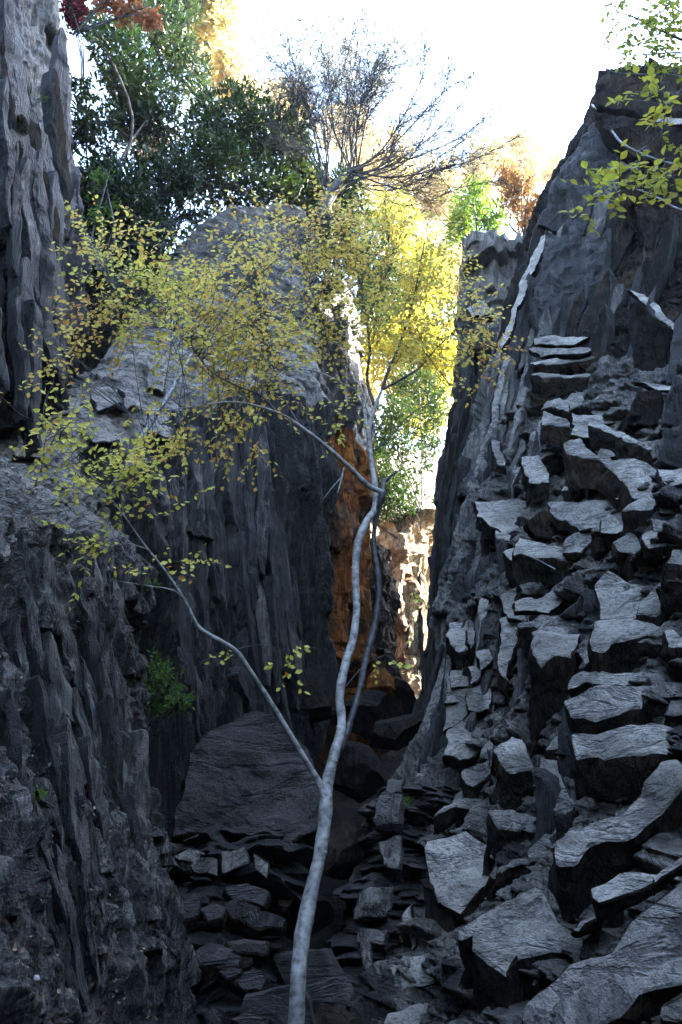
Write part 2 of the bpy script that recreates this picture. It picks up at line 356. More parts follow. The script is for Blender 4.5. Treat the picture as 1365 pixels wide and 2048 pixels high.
pillar, *_ = wall('slot_pillar', rows, 110, 620, disp_pillar, [M['slate_d'], M['slate']], 'dark upright rock pillar on the right of the narrow slot', 'cliff',
    (vec(1, 3.6, .2), vec(0, .5, -1), vec(1.7, 5.3, 0), vec(2.5, 1, 0)), matfun=lambda c: ((c[:, 2] > 11.3 + fbm(c, 3, 2)) & (c[:, 0] > 2.3)).astype(int))  # unseen left flank run deep to keep sun off the orange wall

# ---- near left wall
rows = []
NL = [(868, 60), (900, 130), (1010, 200), (1080, 225), (1200, 248), (1330, 262), (1450, 276), (1570, 296), (1600, 308), (1750, 312), (1900, 312), (2060, 306), (2300, 300)]
nlx = lambda y: float(np.interp(y, [a for a, b in NL], [b for a, b in NL]))
TL = [(0, 868), (200, 1010)]
for k, t in enumerate(np.linspace(0, 1, 12)):
    r = []
    for j, u in enumerate(np.linspace(0, 1, 7)):
        ytop = 862 + 150 * u ** 1.2; y = ytop + (2300 - ytop) * t
        xr = nlx(y) if y > 1010 else 200; x = -260 + (xr + 260) * u
        r.append((x, y, np.interp(u, [0, .35, .7, 1], [3.4, 4.6, 6.2, 7.6]) - .9 * t + (.9 * (1 - t) ** 4)))
    rows.append(r)
def rows_free(rows, nu, nv):
    A = np.array(rows, float)
    B = np.stack([spline(A[:, j, :], nv) for j in range(A.shape[1])], 1)
    return np.stack([spline(B[i], nu) for i in range(nv)], 0)
_gs = grid_surface
def grid_surface(rows, nu, nv):
    return rows_free(rows, nu, nv) if len(rows[0]) > 2 else _gs(rows, nu, nv)
def disp_near(P, C, n):
    q = P[..., 1] * .85 + P[..., 0] * .5 + .16 * P[..., 2]; h = P[..., 2]
    d = plates_disp(P, q, h, .34, 1.9, .09, 81) + plates_disp(P, q, h, .11, .7, .04, 82)
    d = d + .06 * ridged(np.stack([q * 2.2, h * .4, P[..., 0]], -1), 3, 83) + .045 * ridged(np.stack([q * 9, h * 2.4, P[..., 0] * 3], -1), 3, 84)
    px = C[..., 0]; fl = 1 - .75 * ss(px, 200, 290)
    d = d * (1 - .4 * ss(px, 230, 300)) + fl * (.30 * blocks_disp(P, n, q, h * .6 + .25 * q, .20, .9, .13, 801) + .25 * blocks_disp(P, n, q, h * .5, .09, .4, .08, 802)) + .07 * ridged(np.stack([q * 3.2, h * .5, P[..., 0]], -1), 2, 803)
    d = d + .02 * fbm(P * vec(22, 22, 12), 2, 85) + .15 * fbm(P * .8, 2, 86)
    return n * d[..., None]
near_wall, CN, PN, QN = wall('left_cliff', rows, 330, 900, disp_near, [M['near'], M['slate']], 'rough flaky grey slate wall nearest on the lower left', 'cliff',
    (vec(-3, 1.2, .6), vec(0, 0, -1), vec(-2, -2, 0), vec(-2.5, 3.2, 0)),
    fine=lambda P, C: (lambda q: .045 * ridged(np.stack([q * 7, P[..., 2] * 1.6, P[..., 0] * 3], -1), 4, 87) + .03 * fbm(P * vec(14, 14, 8), 3, 88))(P[..., 1] * .85 + P[..., 0] * .5 + .16 * P[..., 2]))

def _nearmat(c):
    x, y = PX(c); return np.where(y < 1120 + 110 * fbm(c * 1.3, 4, 24) - .25 * x, 2, 0)
near_wall.data.materials.append(M['pale'])
def set_faces(o, fn):
    me = o.data; n = len(me.polygons); c = np.zeros(n * 3, np.float32); me.polygons.foreach_get('center', c); c = c.reshape(-1, 3) + np.array(o.location)
    me.polygons.foreach_set('material_index', np.asarray(fn(c), np.int32))
set_faces(near_wall, _nearmat)
# ---- middle left buttress: pale sloping slab above, striated face below
rows = []
top_pts = [(-60, 850, 9.0), (60, 800, 9.6), (150, 748, 10.2), (232, 690, 10.8), (315, 560, 12.6), (345, 505, 13.4), (400, 462, 14.2), (480, 418, 14.8), (570, 408, 15.0), (622, 440, 14.6), (630, 560, 13.6)]
mid_pts = [(-60, 1000, 7.9), (60, 960, 8.1), (150, 930, 8.2), (240, 900, 8.7), (300, 840, 9.6), (350, 790, 10.2), (410, 770, 10.6), (480, 760, 11.0), (550, 760, 11.5), (610, 770, 12.0), (622, 800, 12.7)]
bot_pts = [(-60, 1700, 7.8), (60, 1680, 8.0), (150, 1670, 8.2), (250, 1660, 8.7), (320, 1650, 9.1), (380, 1640, 9.6), (440, 1630, 10.2), (500, 1620, 10.7), (560, 1600, 11.2), (595, 1600, 12.0), (625, 1600, 12.9)]
TP, MP, BP = map(lambda a: np.array(a, float), (top_pts, mid_pts, bot_pts))
for t in (0, .18, .4, .7, 1): rows.append(list(map(tuple, TP + (MP - TP) * t - np.array([0, 0, .35]) * math.sin(math.pi * t))))
for t in (.12, .3, .55, .8, 1): rows.append(list(map(tuple, MP + (BP - MP) * t)))
def disp_mid(P, C, n):
    px, py = C[..., 0], C[..., 1]
    ymid = np.interp(px, MP[:, 0], MP[:, 1]); low = ss(py - ymid, -50, 50)
    q = P[..., 0] * .75 + P[..., 1] * .66 + .26 * P[..., 2]; h = P[..., 2]
    d = low * (plates_disp(P, q, h, .42, 5.0, .20, 91) + plates_disp(P, q, h, .15, 3.2, .08, 92) + .15 * ridged(np.stack([q * 1.9, h * .22, P[..., 1] * .2], -1), 2, 193) + .06 * ridged(np.stack([q * 6, h * .45, P[..., 1]], -1), 3, 93))
    h2 = P[..., 0] * .55 + P[..., 2] * .6
    d = d + (1 - low) * (plates_disp(P, h2, P[..., 1], .30, 1.6, .07, 94) + .6 * blocks_disp(P, n, P[..., 0] * .7 - P[..., 2] * .3, P[..., 2] + .5 * P[..., 0], .5, .5, .12, 95))
    d = d + .22 * fbm(P * .5, 2, 96) + .025 * fbm(P * vec(9, 9, 5), 3, 97)
    return n * d[..., None]
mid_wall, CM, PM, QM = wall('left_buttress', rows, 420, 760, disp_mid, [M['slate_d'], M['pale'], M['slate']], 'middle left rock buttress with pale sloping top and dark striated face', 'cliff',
    (vec(-1.2, 4.5, .3), vec(0, 0, -1), vec(-3, 1, 0), vec(-1.6, 2.6, 0)),
    fine=lambda P, C: (lambda q, lo: lo * (.05 * ridged(np.stack([q * 5.5, P[..., 2] * .5, P[..., 1] * .3], -1), 4, 98)) + .02 * fbm(P * vec(12, 12, 8), 3, 99) + (1 - lo) * .03 * ridged(np.stack([P[..., 0] * 2, P[..., 1] * 2, (P[..., 0] * .5 + P[..., 2]) * 7], -1), 2, 100))(P[..., 0] * .75 + P[..., 1] * .66 + .26 * P[..., 2], ss(C[..., 1] - np.interp(C[..., 0], MP[:, 0], MP[:, 1]), -40, 40)))
# sloping top gets the pale rock
def set_faces(o, fn):
    me = o.data; n = len(me.polygons); c = np.zeros(n * 3, np.float32); me.polygons.foreach_get('center', c); c = c.reshape(-1, 3) + np.array(o.location)
    me.polygons.foreach_set('material_index', np.asarray(fn(c), np.int32))
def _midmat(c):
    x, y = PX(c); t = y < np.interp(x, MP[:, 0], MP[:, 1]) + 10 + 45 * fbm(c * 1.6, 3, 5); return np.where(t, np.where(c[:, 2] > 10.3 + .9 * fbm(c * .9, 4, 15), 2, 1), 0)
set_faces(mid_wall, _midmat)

# ---- upper left wall
UR = [(-400, 60), (-100, 85), (0, 108), (150, 132), (300, 146), (500, 151), (620, 150), (700, 143), (790, 128), (850, 105)]
ux = lambda y: float(np.interp(y, [a for a, b in UR], [b for a, b in UR]))
rows = [[(-330 + (ux(y) + 330) * u, y + (60 * (1 - u) if y > 700 else 0), np.interp(u, [0, .5, 1], [5.4, 7.3, 9.2]) + (850 - y) * .0006) for u in np.linspace(0, 1, 6)] for y in (-420, -200, 0, 150, 300, 450, 600, 720, 800, 840)]
def disp_upper(P, C, n):
    q = P[..., 1] * .8 + P[..., 0] * .55 + .06 * P[..., 2]; h = P[..., 2]
    low = ss(C[..., 1], 350, 500)
    d = plates_disp(P, q, h, .42, 3.2, .12, 101) + (.4 + low) * plates_disp(P, q, h, .13, .8, .05, 102) + .06 * ridged(np.stack([q * 5, h * 1.3, P[..., 0]], -1), 3, 103)
    d = d + .03 * fbm(P * vec(14, 14, 7), 3, 105) * (.4 + low) + .15 * fbm(P * .7, 2, 106)
    return n * d[..., None]
upper_wall, *_ = wall('left_upper_cliff', rows, 230, 760, disp_upper, [M['slate_d'], M['slate'], M['rust']], 'tall grey rock wall filling the upper left corner', 'cliff',
    (vec(-1, 1, 3), vec(-1.5, 1.5, -.2), vec(-2, -2, 0), vec(-2, 3.5, 0)),
    fine=lambda P, C: (lambda q: (.02 + .05 * ss(C[..., 1], 330, 480)) * ridged(np.stack([q * 6, P[..., 2] * 1.0, P[..., 0]], -1), 4, 107) + .025 * fbm(P * vec(12, 12, 7), 3, 108))(P[..., 1] * .8 + P[..., 0] * .55 + .06 * P[..., 2]))
def _upmat(c):
    x, y = PX(c); w = 25 * fbm(c * .8, 3, 8)
    band = (x + w > 45 + y * .02) & (x + w < 140) & (y < 430 + 90 * fbm(c * 1.1, 4, 14))
    return np.where(band, 1, np.where((y > 620) & (x < 110 + w), 2, 0))
set_faces(upper_wall, _upmat)

# ---- orange iron-stained wall at the back of the slot
rows = []
OR = [(560, 700), (680, 712), (800, 728), (900, 740), (1000, 746), (1100, 742), (1200, 738), (1290, 730), (1360, 760), (1420, 800)]
for y in (560, 680, 800, 900, 1000, 1100, 1200, 1290, 1360, 1440):
    xr = float(np.interp(y, [a for a, b in OR], [b for a, b in OR]))
    rows.append((y, [(590, 15.4), (630, 15.8), (670, 16.4), ((670 + xr) / 2, 17.2), (xr, 18.4)]))
def disp_or(P, C, n):
    q = P[..., 0] * .7 + P[..., 1] * .7 - .12 * P[..., 2]; h = P[..., 2]
    d = plates_disp(P, q, h, .35, 2.2, .14, 111) + plates_disp(P, q, h, .12, .6, .07, 112) + .12 * fbm(P * vec(2.5, 2.5, 1.5), 4, 113)
    return n * d[..., None]
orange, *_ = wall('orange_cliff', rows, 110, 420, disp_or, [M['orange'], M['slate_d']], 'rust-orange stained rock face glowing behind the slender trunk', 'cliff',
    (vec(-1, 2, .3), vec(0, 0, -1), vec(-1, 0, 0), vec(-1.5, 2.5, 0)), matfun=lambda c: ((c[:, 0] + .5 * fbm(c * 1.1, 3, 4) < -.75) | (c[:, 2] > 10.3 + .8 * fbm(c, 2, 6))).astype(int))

# ---- sunlit rock fin seen through the slot
rows = []
for y, xl, xr in ((1018, 832, 900), (1040, 818, 905), (1080, 800, 905), (1120, 792, 900), (1170, 786, 900), (1230, 790, 900), (1300, 796, 900), (1380, 808, 890), (1440, 812, 880), (1520, 806, 880)):
    rows.append((y, [(xl - 50, 25.2), (xl - 4, 22.6), (xl + 8, 21.6), (xl + 38, 22.3), (xl + 66, 23.4), (xr + 25, 24.6)]))
def disp_gold(P, C, n):
    q = P[..., 0] + P[..., 1] * .3 - .10 * P[..., 2]; h = P[..., 2]
    return n * (plates_disp(P, q, h, .22, 2.4, .16, 121) + blocks_disp(P, n, q, h, .4, .9, .07, 122) + .10 * ridged(np.stack([q * 3, h * .7, P[..., 1]], -1), 3, 125) + plates_disp(P, q, h, .10, .6, .07, 123) + .08 * fbm(P * 3, 3, 124))[..., None]
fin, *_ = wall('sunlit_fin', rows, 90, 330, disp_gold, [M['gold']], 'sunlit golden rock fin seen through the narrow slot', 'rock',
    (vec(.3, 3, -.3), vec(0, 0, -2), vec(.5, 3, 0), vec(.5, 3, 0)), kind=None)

# ---- gorge floor rising into the dark, and the land around
def terrain_z(X, Y):
    fl = np.interp(Y, [-30, -11, -5, 5, 8, 12, 16, 20, 24, 30, 45, 70, 140, 700], [13, 11.5, .2, -.6, -.2, 1.8, 3.2, 3.9, 7.5, 12, 22, 36, 50, 60])  # floor closed and raised behind the camera to cut low sky light
    xl = np.interp(Y, [-20, 3, 9, 11.6, 13.4, 18, 22, 26], [-6, -5.6, -6.2, -5.6, -2.4, -1.8, -2.2, -8])
    xr = np.interp(Y, [-20, 3, 9, 13, 17, 20, 23], [7.5, 7.5, 7.6, 7.2, 5.6, 6.5, 40])
    zl = np.interp(Y, [-40, 3, 9, 12, 20, 26, 40, 700], [16, 16, 15, 13.2, 14, 15, 20, 60]) + np.clip(-X - 8, 0, 60) * .45 + np.clip(-X - 3, 0, 14) * 1.1 * ss(Y, 13.5, 17)
    zr = np.interp(Y, [-40, 3, 14, 18, 21, 24, 40, 700], [15, 15, 15.2, 13, 9.5, 9, 18, 60]) + np.clip(X - 8.6, 0, 15) * 2.6 * (1 - ss(Y, 19, 23)) * ss(Y, -14, -6)  # unseen steep hill on the right, raised to shade gorge and shrubs
    sl = ss(xl - X, 0, 2.2); sr = ss(X - xr, 0, 2.4)
    z = fl * (1 - sl) * (1 - sr) + zl * sl * (1 - sr) + zr * sr
    far = ss(np.hypot(X, Y), 90, 400); z = z * (1 - far) + far * (40 + 12 * np.sin(X * .01) * np.cos(Y * .013))
    return z
def axis(a, b, n, far, m):
    mid = np.linspace(a, b, n); g = np.geomspace(1, far, m)
    return np.concatenate([a - g[::-1], mid, b + g])
xs = axis(-22, 26, 200, 900, 26); ys = axis(-12, 50, 230, 900, 26)
XX, YY = np.meshgrid(xs, ys); ZZ = terrain_z(XX, YY)
TPn = np.stack([XX, YY, ZZ], -1); ZZ = ZZ + .22 * fbm(TPn * .6, 4, 130) + .10 * ridged(TPn * 1.7, 2, 131)
TPn[..., 2] = ZZ
idx = np.arange(XX.size).reshape(XX.shape)
F = np.stack([idx[:-1, :-1], idx[:-1, 1:], idx[1:, 1:], idx[1:, :-1]], -1).reshape(-1, 4)
cz = TPn.reshape(-1, 3)[F].mean(1)
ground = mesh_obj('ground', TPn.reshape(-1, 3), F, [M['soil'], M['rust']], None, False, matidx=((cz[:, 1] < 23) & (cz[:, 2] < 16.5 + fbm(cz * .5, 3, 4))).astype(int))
tag(ground, 'dark rocky gorge floor rising to a leaf-strewn sunlit hillside', 'ground', kind='structure')

# ---- jumbled broken rock at the lower left of the gorge floor
rows = []
for y, xl, xr in ((1688, 300, 560), (1740, 300, 590), (1800, 300, 560), (1880, 300, 545), (1960, 300, 560), (2050, 300, 590), (2160, 300, 640), (2320, 300, 700)):
    t = (y - 1688) / 630
    rows.append((y, [(xl - 40, 8.6 - 2.2 * t), (xl + 60, 8.3 - 2.4 * t), ((xl + xr) / 2, 8.2 - 2.4 * t), (xr - 40, 8.5 - 2.2 * t), (xr, 9.1 - 2.2 * t)]))
def disp_jum(P, C, n):
    q = P[..., 0] + .15 * P[..., 2]; h = P[..., 2] + .1 * P[..., 0]
    d = blocks_disp(P, n, q, h, .5, .32, .24, 141) + blocks_disp(P, n, q, h, .16, .11, .10, 142) + .05 * fbm(P * 5, 3, 143)
    cx, cy = C[..., 0], C[..., 1]; d = d - 1.3 * np.exp(-((cx - 380) / 60) ** 2 - ((cy - 1962) / 32) ** 2)
    return n * d[..., None]
jum, *_ = wall('broken_ledge', rows, 190, 360, disp_jum, [M['slate_d']], 'pile of thin broken slate ledges at the foot of the dark slab', 'rock',
    (vec(0, 2.0, .1), vec(0, 0, -1), vec(-1, 1, 0), vec(-.6, 2.4, 0)), kind=None)

# ---- low brown broken fin between the dark hole and the right cliff
rows = []
for y, xl in ((1575, 775), (1620, 752), (1680, 744), (1740, 742), (1800, 715), (1880, 690), (1950, 672), (2060, 650), (2200, 620), (2340, 600)):
    t = (y - 1575) / 765
    rows.append((y, [(xl, 10.6 - 2.4 * t), (xl + 22, 10.0 - 2.4 * t), (xl + 60, 9.9 - 2.4 * t), (xl + 105, 10.1 - 2.3 * t)]))
def disp_low(P, C, n):
    q = P[..., 0] - .1 * P[..., 2]; h = P[..., 2]
    return n * (blocks_disp(P, n, q, h, .3, .28, .16, 151) + blocks_disp(P, n, q, h, .12, .10, .07, 152) + .04 * fbm(P * 6, 3, 153))[..., None]
low_fin, *_ = wall('low_fin', rows, 90, 420, disp_low, [M['purple']], 'low brown fin of thin broken slate courses right of the dark hole', 'rock',
    (vec(.3, 1.5, 0), vec(0, 0, -1), vec(.5, 2.6, 0), vec(1, 1, 0)), kind=None)

# ------------------------------------------------------------------ individually traced blocks
def subdivide_to(bm, L, it=5):
    for _ in range(it):
        es = [e for e in bm.edges if e.calc_length() > L]
        if not es: break
        bmesh.ops.subdivide_edges(bm, edges=es, cuts=1, use_grid_fill=True)
        bmesh.ops.triangulate(bm, faces=[f for f in bm.faces if len(f.verts) > 3])
def block(name, pts, drop, depth, parent, mats, N=(-.22, -.66, .72), back=.25, thick=None, res=.07, amp=1.0, seed=0):
    """a prism: the traced face lies in a plane through depth with normal N; it is pushed along drop (photo px) and back"""
    pts = np.array(pts, float); c = pts.mean(0)
    o0 = W(c[0], c[1], depth); N = np.array(N, float); N /= np.linalg.norm(N)
    camp = np.array([0, 0, CAMZ])
    top = []
    for x, y in pts:
        d = W(x, y, 1.0) - camp; t = ((o0 - camp) @ N) / (d @ N); t = np.clip(t, depth * .72, depth * 1.35); top.append(camp + d * t)
    top = np.array(top)
    Ys = top[:, 1]
    if thick is None:
        bot = np.array([W(x + drop[0], y + drop[1], Yk + back) for (x, y), Yk in zip(pts, Ys)])
    else: bot = top - N * thick + np.array([0, .05, 0])
    bm = bmesh.new()
    a = [bm.verts.new(v) for v in top]; b = [bm.verts.new(v) for v in bot]; n = len(a)
    f0 = bm.faces.new(a); f0.material_index = 0
    fb = bm.faces.new(b[::-1]); fb.material_index = 1
    for i in range(n):
        f = bm.faces.new((a[(i + 1) % n], a[i], b[i], b[(i + 1) % n])); f.material_index = 1
    NV = Vector(N)
    bmesh.ops.recalc_face_normals(bm, faces=bm.faces)
    bmesh.ops.bevel(bm, geom=list(bm.edges), offset=.012, segments=1, profile=.5, affect='EDGES', clamp_overlap=True)
    bm.normal_update()
    for f in bm.faces: f.material_index = 0 if f.normal.dot(NV) > .75 else 1  # faces turned off the top get fracture brown with shade painted in
    bmesh.ops.triangulate(bm, faces=bm.faces)
    subdivide_to(bm, res)
    bm.verts.ensure_lookup_table()
    V = np.array([v.co[:] for v in bm.verts])
    D = np.stack([fbm(V * 2.3 + 31 * k + seed, 4, 200 + k) for k in range(3)], -1) * .065 * amp
    D += np.stack([ridged(V * 6 + 11 * k + seed, 2, 230 + k) for k in range(3)], -1) * .014 * amp
    lay = np.floor(V[:, 2] * 9 + 2 * noise(V * 1.4, 210))
    D += np.stack([rnd(lay, 1, 0, 5) - .5, rnd(lay, 2, 0, 5) - .5, 0 * lay], -1) * .014 * amp
    D += np.stack([noise(V * 13 + 7 * k, 220 + k) for k in range(3)], -1) * .012 * amp
    V = V + D
    Fa = np.array([[v.index for v in f.verts] for f in bm.faces]); mi = [f.material_index for f in bm.faces]
    bm.free()
    return mesh_obj(name, V, Fa, mats, parent, False, matidx=mi)
def cv(crop, pts):
    ox, oy, s = crop; return [(ox + x / s, oy + y / s) for x, y in pts]
KA, KB, KC, KD = (865, 940, 2.73), (865, 1340, 2.73), (640, 1500, 1.883), (865, 600, 2.73)
TOPS = [
 (KA, [(235,180),(430,165),(600,195),(590,240),(480,300),(360,330),(300,300),(240,250)], (8,60), .25),
 (KA, [(640,185),(900,175),(1040,150),(1050,190),(930,260),(900,310),(820,320),(740,280),(650,240)], (0,50), .2),
 (KA, [(345,335),(385,320),(450,355),(440,375),(370,370)], (5,60), .35),
 (KA, [(480,380),(620,400),(700,425),(795,490),(690,495),(640,465),(500,465),(460,470)], (10,130), .6),
 (KA, [(400,440),(465,430),(465,510),(430,505)], (5,130), .4),
 (KA, [(1030,215),(1160,155),(1205,180),(1205,225),(1120,232)], (0,125), .45),
 (KA, [(1205,190),(1240,160),(1300,205),(1290,225),(1210,228)], (0,30), .3),
 (KA, [(990,385),(1070,355),(1130,370),(1195,450),(1110,460),(1040,420)], (5,190), .35),
 (KA, [(1150,370),(1290,350),(1365,390),(1400,430),(1290,430),(1200,440)], (0,60), .3),
 (KA, [(1200,270),(1340,262),(1355,305),(1400,340),(1230,330)], (0,30), .25),
 (KA, [(1290,490),(1330,435),(1400,440),(1420,520)], (-40,260), .7),
 (KA, [(880,640),(960,580),(1080,630),(1190,655),(1210,740),(1215,770),(1050,820),(910,810)], (5,18), .25),
 (KA, [(905,830),(1000,820),(1050,830),(1210,815),(1240,860),(1245,900),(1140,930),(1010,960),(930,1010),(890,980),(890,900)], (5,150), .45),
 (KA, [(730,430),(760,360),(880,300),(920,320),(900,380),(800,460)], (0,30), .2),
 (KA, [(910,290),(960,250),(1020,300),(1050,340),(1000,360),(920,360)], (0,20), .3),
 (KA, [(470,720),(600,690),(700,620),(790,590),(830,640),(720,720),(650,790),(480,780)], (0,14), .15),
 (KA, [(360,700),(450,650),(480,770),(500,820),(400,800)], (0,20), .2),
 (KA, [(480,830),(640,800),(860,810),(860,860),(700,900),(640,910),(560,850),(480,850)], (-5,110), .35),
 (KA, [(560,910),(600,895),(820,900),(800,970),(760,1050),(660,1035),(590,1065),(560,1000)], (-30,440), .6),
 (KA, [(810,980),(880,960),(890,1010),(840,1050)], (0,40), .3),
 (KA, [(95,840),(200,830),(212,900),(200,985),(130,995),(90,920)], (-5,80), .3),
 (KA, [(208,835),(240,840),(245,900),(235,960),(205,980)], (-3,60), .25),
 (KA, [(240,980),(320,980),(330,1020),(250,1090)], (0,30), .2),
 (KA, [(105,1100),(180,1090),(190,1190),(100,1190)], (-2,20), .15),
 (KA, [(185,1090),(230,1085),(250,1130),(195,1190)], (-2,20), .2),
 (KA, [(90,1200),(175,1198),(170,1280),(80,1290)], (0,16), .18),
 (KA, [(180,1200),(310,1160),(320,1300),(180,1290)], (0,16), .14),
 (KA, [(395,790),(470,830),(450,1000),(400,1140),(380,1100)], (-10,100), .2),
 (KA, [(770,1140),(900,1135),(1230,1120),(1340,1140),(1160,1165),(1130,1190),(900,1195),(780,1230)], (0,32), .4),
 (KA, [(745,1250),(870,1215),(1150,1195),(1400,1175),(1400,1225),(1150,1250),(1150,1290),(1010,1310),(900,1350),(780,1350)], (0,115), .6),
 (KA, [(1240,895),(1300,880),(1400,930),(1400,965),(1270,950)], (0,150), .45),
 (KB, [(770,370),(900,370),(1100,320),(1250,300),(1400,320),(1400,410),(1290,440),(1130,480),(960,500),(860,470),(800,480)], (10,210), .6),
 (KB, [(335,440),(440,360),(500,370),(550,470),(560,510),(420,520),(360,490)], (0,230), .45),
 (KB, [(600,520),(690,520),(730,620),(820,740),(760,800),(700,770),(650,750),(640,650),(600,570)], (0,60), .4),
 (KB, [(700,920),(860,880),(1010,780),(1130,620),(1240,520),(1330,500),(1400,560),(1350,630),(1270,690),(1150,790),(1020,920),(900,990),(820,1060),(730,1065)], (0,230), .75),
 (KB, [(905,1200),(1050,1120),(1210,1115),(1230,1140),(1060,1230),(960,1280),(920,1260)], (10,75), .5),
 (KB, [(1220,1130),(1400,1020),(1400,1060),(1240,1160)], (0,60), .45),
 (KB, [(340,870),(300,770),(430,770),(550,820),(555,890),(470,875)], (-10,150), .45),
 (KB, [(20,780),(130,700),(240,710),(330,750),(300,790),(120,740)], (0,90), .2),
 (KB, [(330,1080),(420,1020),(555,990),(555,1040),(430,1050),(350,1090)], (-20,170), .45),
 (KB, [(0,980),(180,900),(300,950),(290,1110),(360,1120),(230,1230),(150,1340),(60,1300),(0,1150)], (20,60), .25),
 (KB, [(160,540),(320,480),(330,560),(230,640),(180,620)], (0,80), .3),
 (KB, [(70,330),(200,240),(320,260),(330,400),(200,470),(150,480),(60,460)], (0,40), .15),
 (KB, [(80,60),(300,60),(315,240),(200,235),(70,320)], (0,14), .12),
 (KC, [(525,680),(640,610),(740,550),(810,535),(840,560),(880,650),(970,715),(900,745),(760,790),(720,850),(650,810),(610,770),(600,710),(545,710)], (0,190), .8),
 (KC, [(780,980),(880,860),(960,790),(1100,770),(1160,680),(1420,420),(1420,860),(1200,950),(1100,1010),(1000,1060),(800,1060)], (0,90), .8),
 (KC, [(950,650),(1050,600),(1065,620),(975,665)], (0,60), .5),
 (KC, [(310,640),(350,580),(352,700),(330,740)], (0,50), .25),
 (KD, [(545,215),(640,190),(760,195),(830,210),(720,232),(560,245)], (0,25), .5),
 (KD, [(540,275),(700,258),(840,248),(845,272),(700,292),(600,310)], (0,20), .5),
 (KD, [(545,330),(680,308),(850,298),(868,306),(700,325),(560,348)], (0,60), .5),
 (KD, [(545,400),(700,396),(840,402),(830,414),(600,418)], (0,80), .4),
 (KD, [(610,600),(640,560),(700,540),(745,570),(750,620),(680,590)], (0,30), .5),
 (KD, [(608,612),(660,622),(750,640),(740,692),(620,682)], (0,110), .55),
 (KD, [(760,620),(900,630),(1000,660),(870,672),(860,722),(760,730)], (0,40), .35),
 (KD, [(868,668),(920,680),(1050,720),(1185,790),(1190,802),(1000,735),(880,700)], (0,110), .45),
 (KD, [(740,800),(820,770),(900,840),(1100,880),(1230,930),(1300,1000),(1240,1050),(1100,1060),(1030,980),(940,870),(760,830)], (-5,150), .35),
 (KD, [(335,760),(380,770),(392,900),(345,885)], (0,40), .3),
 (KD, [(500,880),(590,860),(625,980),(520,985)], (0,90), .35),
 (KD, [(1230,930),(1290,915),(1400,915),(1400,990),(1290,1000)], (0,50), .4),
 (KD, [(200,30),(290,20),(330,70),(220,80)], (0,40), .3),
]
seed = 0
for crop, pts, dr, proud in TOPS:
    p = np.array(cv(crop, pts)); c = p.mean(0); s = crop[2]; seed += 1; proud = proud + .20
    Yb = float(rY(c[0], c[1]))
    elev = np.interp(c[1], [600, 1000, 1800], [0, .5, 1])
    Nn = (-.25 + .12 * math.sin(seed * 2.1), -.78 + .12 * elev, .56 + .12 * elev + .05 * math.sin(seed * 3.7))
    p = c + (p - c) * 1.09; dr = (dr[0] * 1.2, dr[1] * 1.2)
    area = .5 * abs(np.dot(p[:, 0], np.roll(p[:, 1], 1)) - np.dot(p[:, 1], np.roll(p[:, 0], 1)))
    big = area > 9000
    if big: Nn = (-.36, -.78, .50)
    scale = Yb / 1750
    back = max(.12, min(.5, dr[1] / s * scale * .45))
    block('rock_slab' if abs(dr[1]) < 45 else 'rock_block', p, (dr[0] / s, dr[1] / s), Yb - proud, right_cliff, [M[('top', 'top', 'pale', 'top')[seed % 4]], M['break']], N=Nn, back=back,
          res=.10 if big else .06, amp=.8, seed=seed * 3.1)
# smaller broken blocks between the big ones
from_polys = [np.array(cv(c_, p_)) for c_, p_, _, _ in TOPS]
def inside(pt, poly):
    x, y = pt; r = False; n = len(poly)
    for i in range(n):
        (x1, y1), (x2, y2) = poly[i], poly[i - 1]
        if (y1 > y) != (y2 > y) and x < (x2 - x1) * (y - y1) / (y2 - y1) + x1: r = not r
    return r
cen = []
for k in range(4000):
    y = random.uniform(800, 2080); x = random.uniform(float(rl(y)) + 150, 1400)
    if any(inside((x, y), p) for p in from_polys): continue
    if any(abs(x - a) < 34 + .03 * y * .8 and abs(y - b) < 30 + .018 * y for a, b in cen): continue
    cen.append((x, y))
    if len(cen) > 70: break
for (x, y) in cen:
    seed += 1; sz = random.uniform(26, 60) * (.6 + y / 2600); m = random.choice((5, 6, 7)); a0 = random.uniform(0, 6)
    ca, sa = math.cos(-.45), math.sin(-.45); p = []
    for i in range(m):
        a = a0 + (i + random.uniform(-.3, .3)) * 6.283 / m; u = sz * 1.2 * random.uniform(.75, 1.15) * math.cos(a); v = sz * .5 * random.uniform(.75, 1.15) * math.sin(a)
        p.append((x + u * ca - v * sa, y + u * sa + v * ca))
    dr = random.uniform(40, 110) * (.5 + y / 2600); Yb = float(rY(x, y))
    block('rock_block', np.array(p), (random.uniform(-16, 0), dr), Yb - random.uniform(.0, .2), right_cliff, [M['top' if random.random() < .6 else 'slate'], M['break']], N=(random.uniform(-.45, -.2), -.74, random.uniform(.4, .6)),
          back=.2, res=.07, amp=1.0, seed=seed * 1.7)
# upright columns along the arris
for k in range(46):
    y = random.uniform(760, 1750); x = float(rl(y)) + random.uniform(18, 165)
    if any(inside((x, y), p) for p in from_polys): continue
    seed += 1; w = random.uniform(12, 26); hh = random.uniform(8, 22); L = random.uniform(90, 230)
    p = np.array([(x - w * .5, y + hh * .2), (x - w * .1, y - hh), (x + w * .6, y - hh * .8), (x + w * .5, y + hh * .4), (x, y + hh)])
    block('rock_column', p, (-L * .16, L), float(rY(x, y)) - random.uniform(.12, .34), right_cliff, [M['top' if random.random() < .5 else 'slate'], M['slate' if random.random() < .5 else 'slate_d']], N=(-.35, -.72, .6), back=.05, res=.08, amp=.8, seed=seed * 1.3)
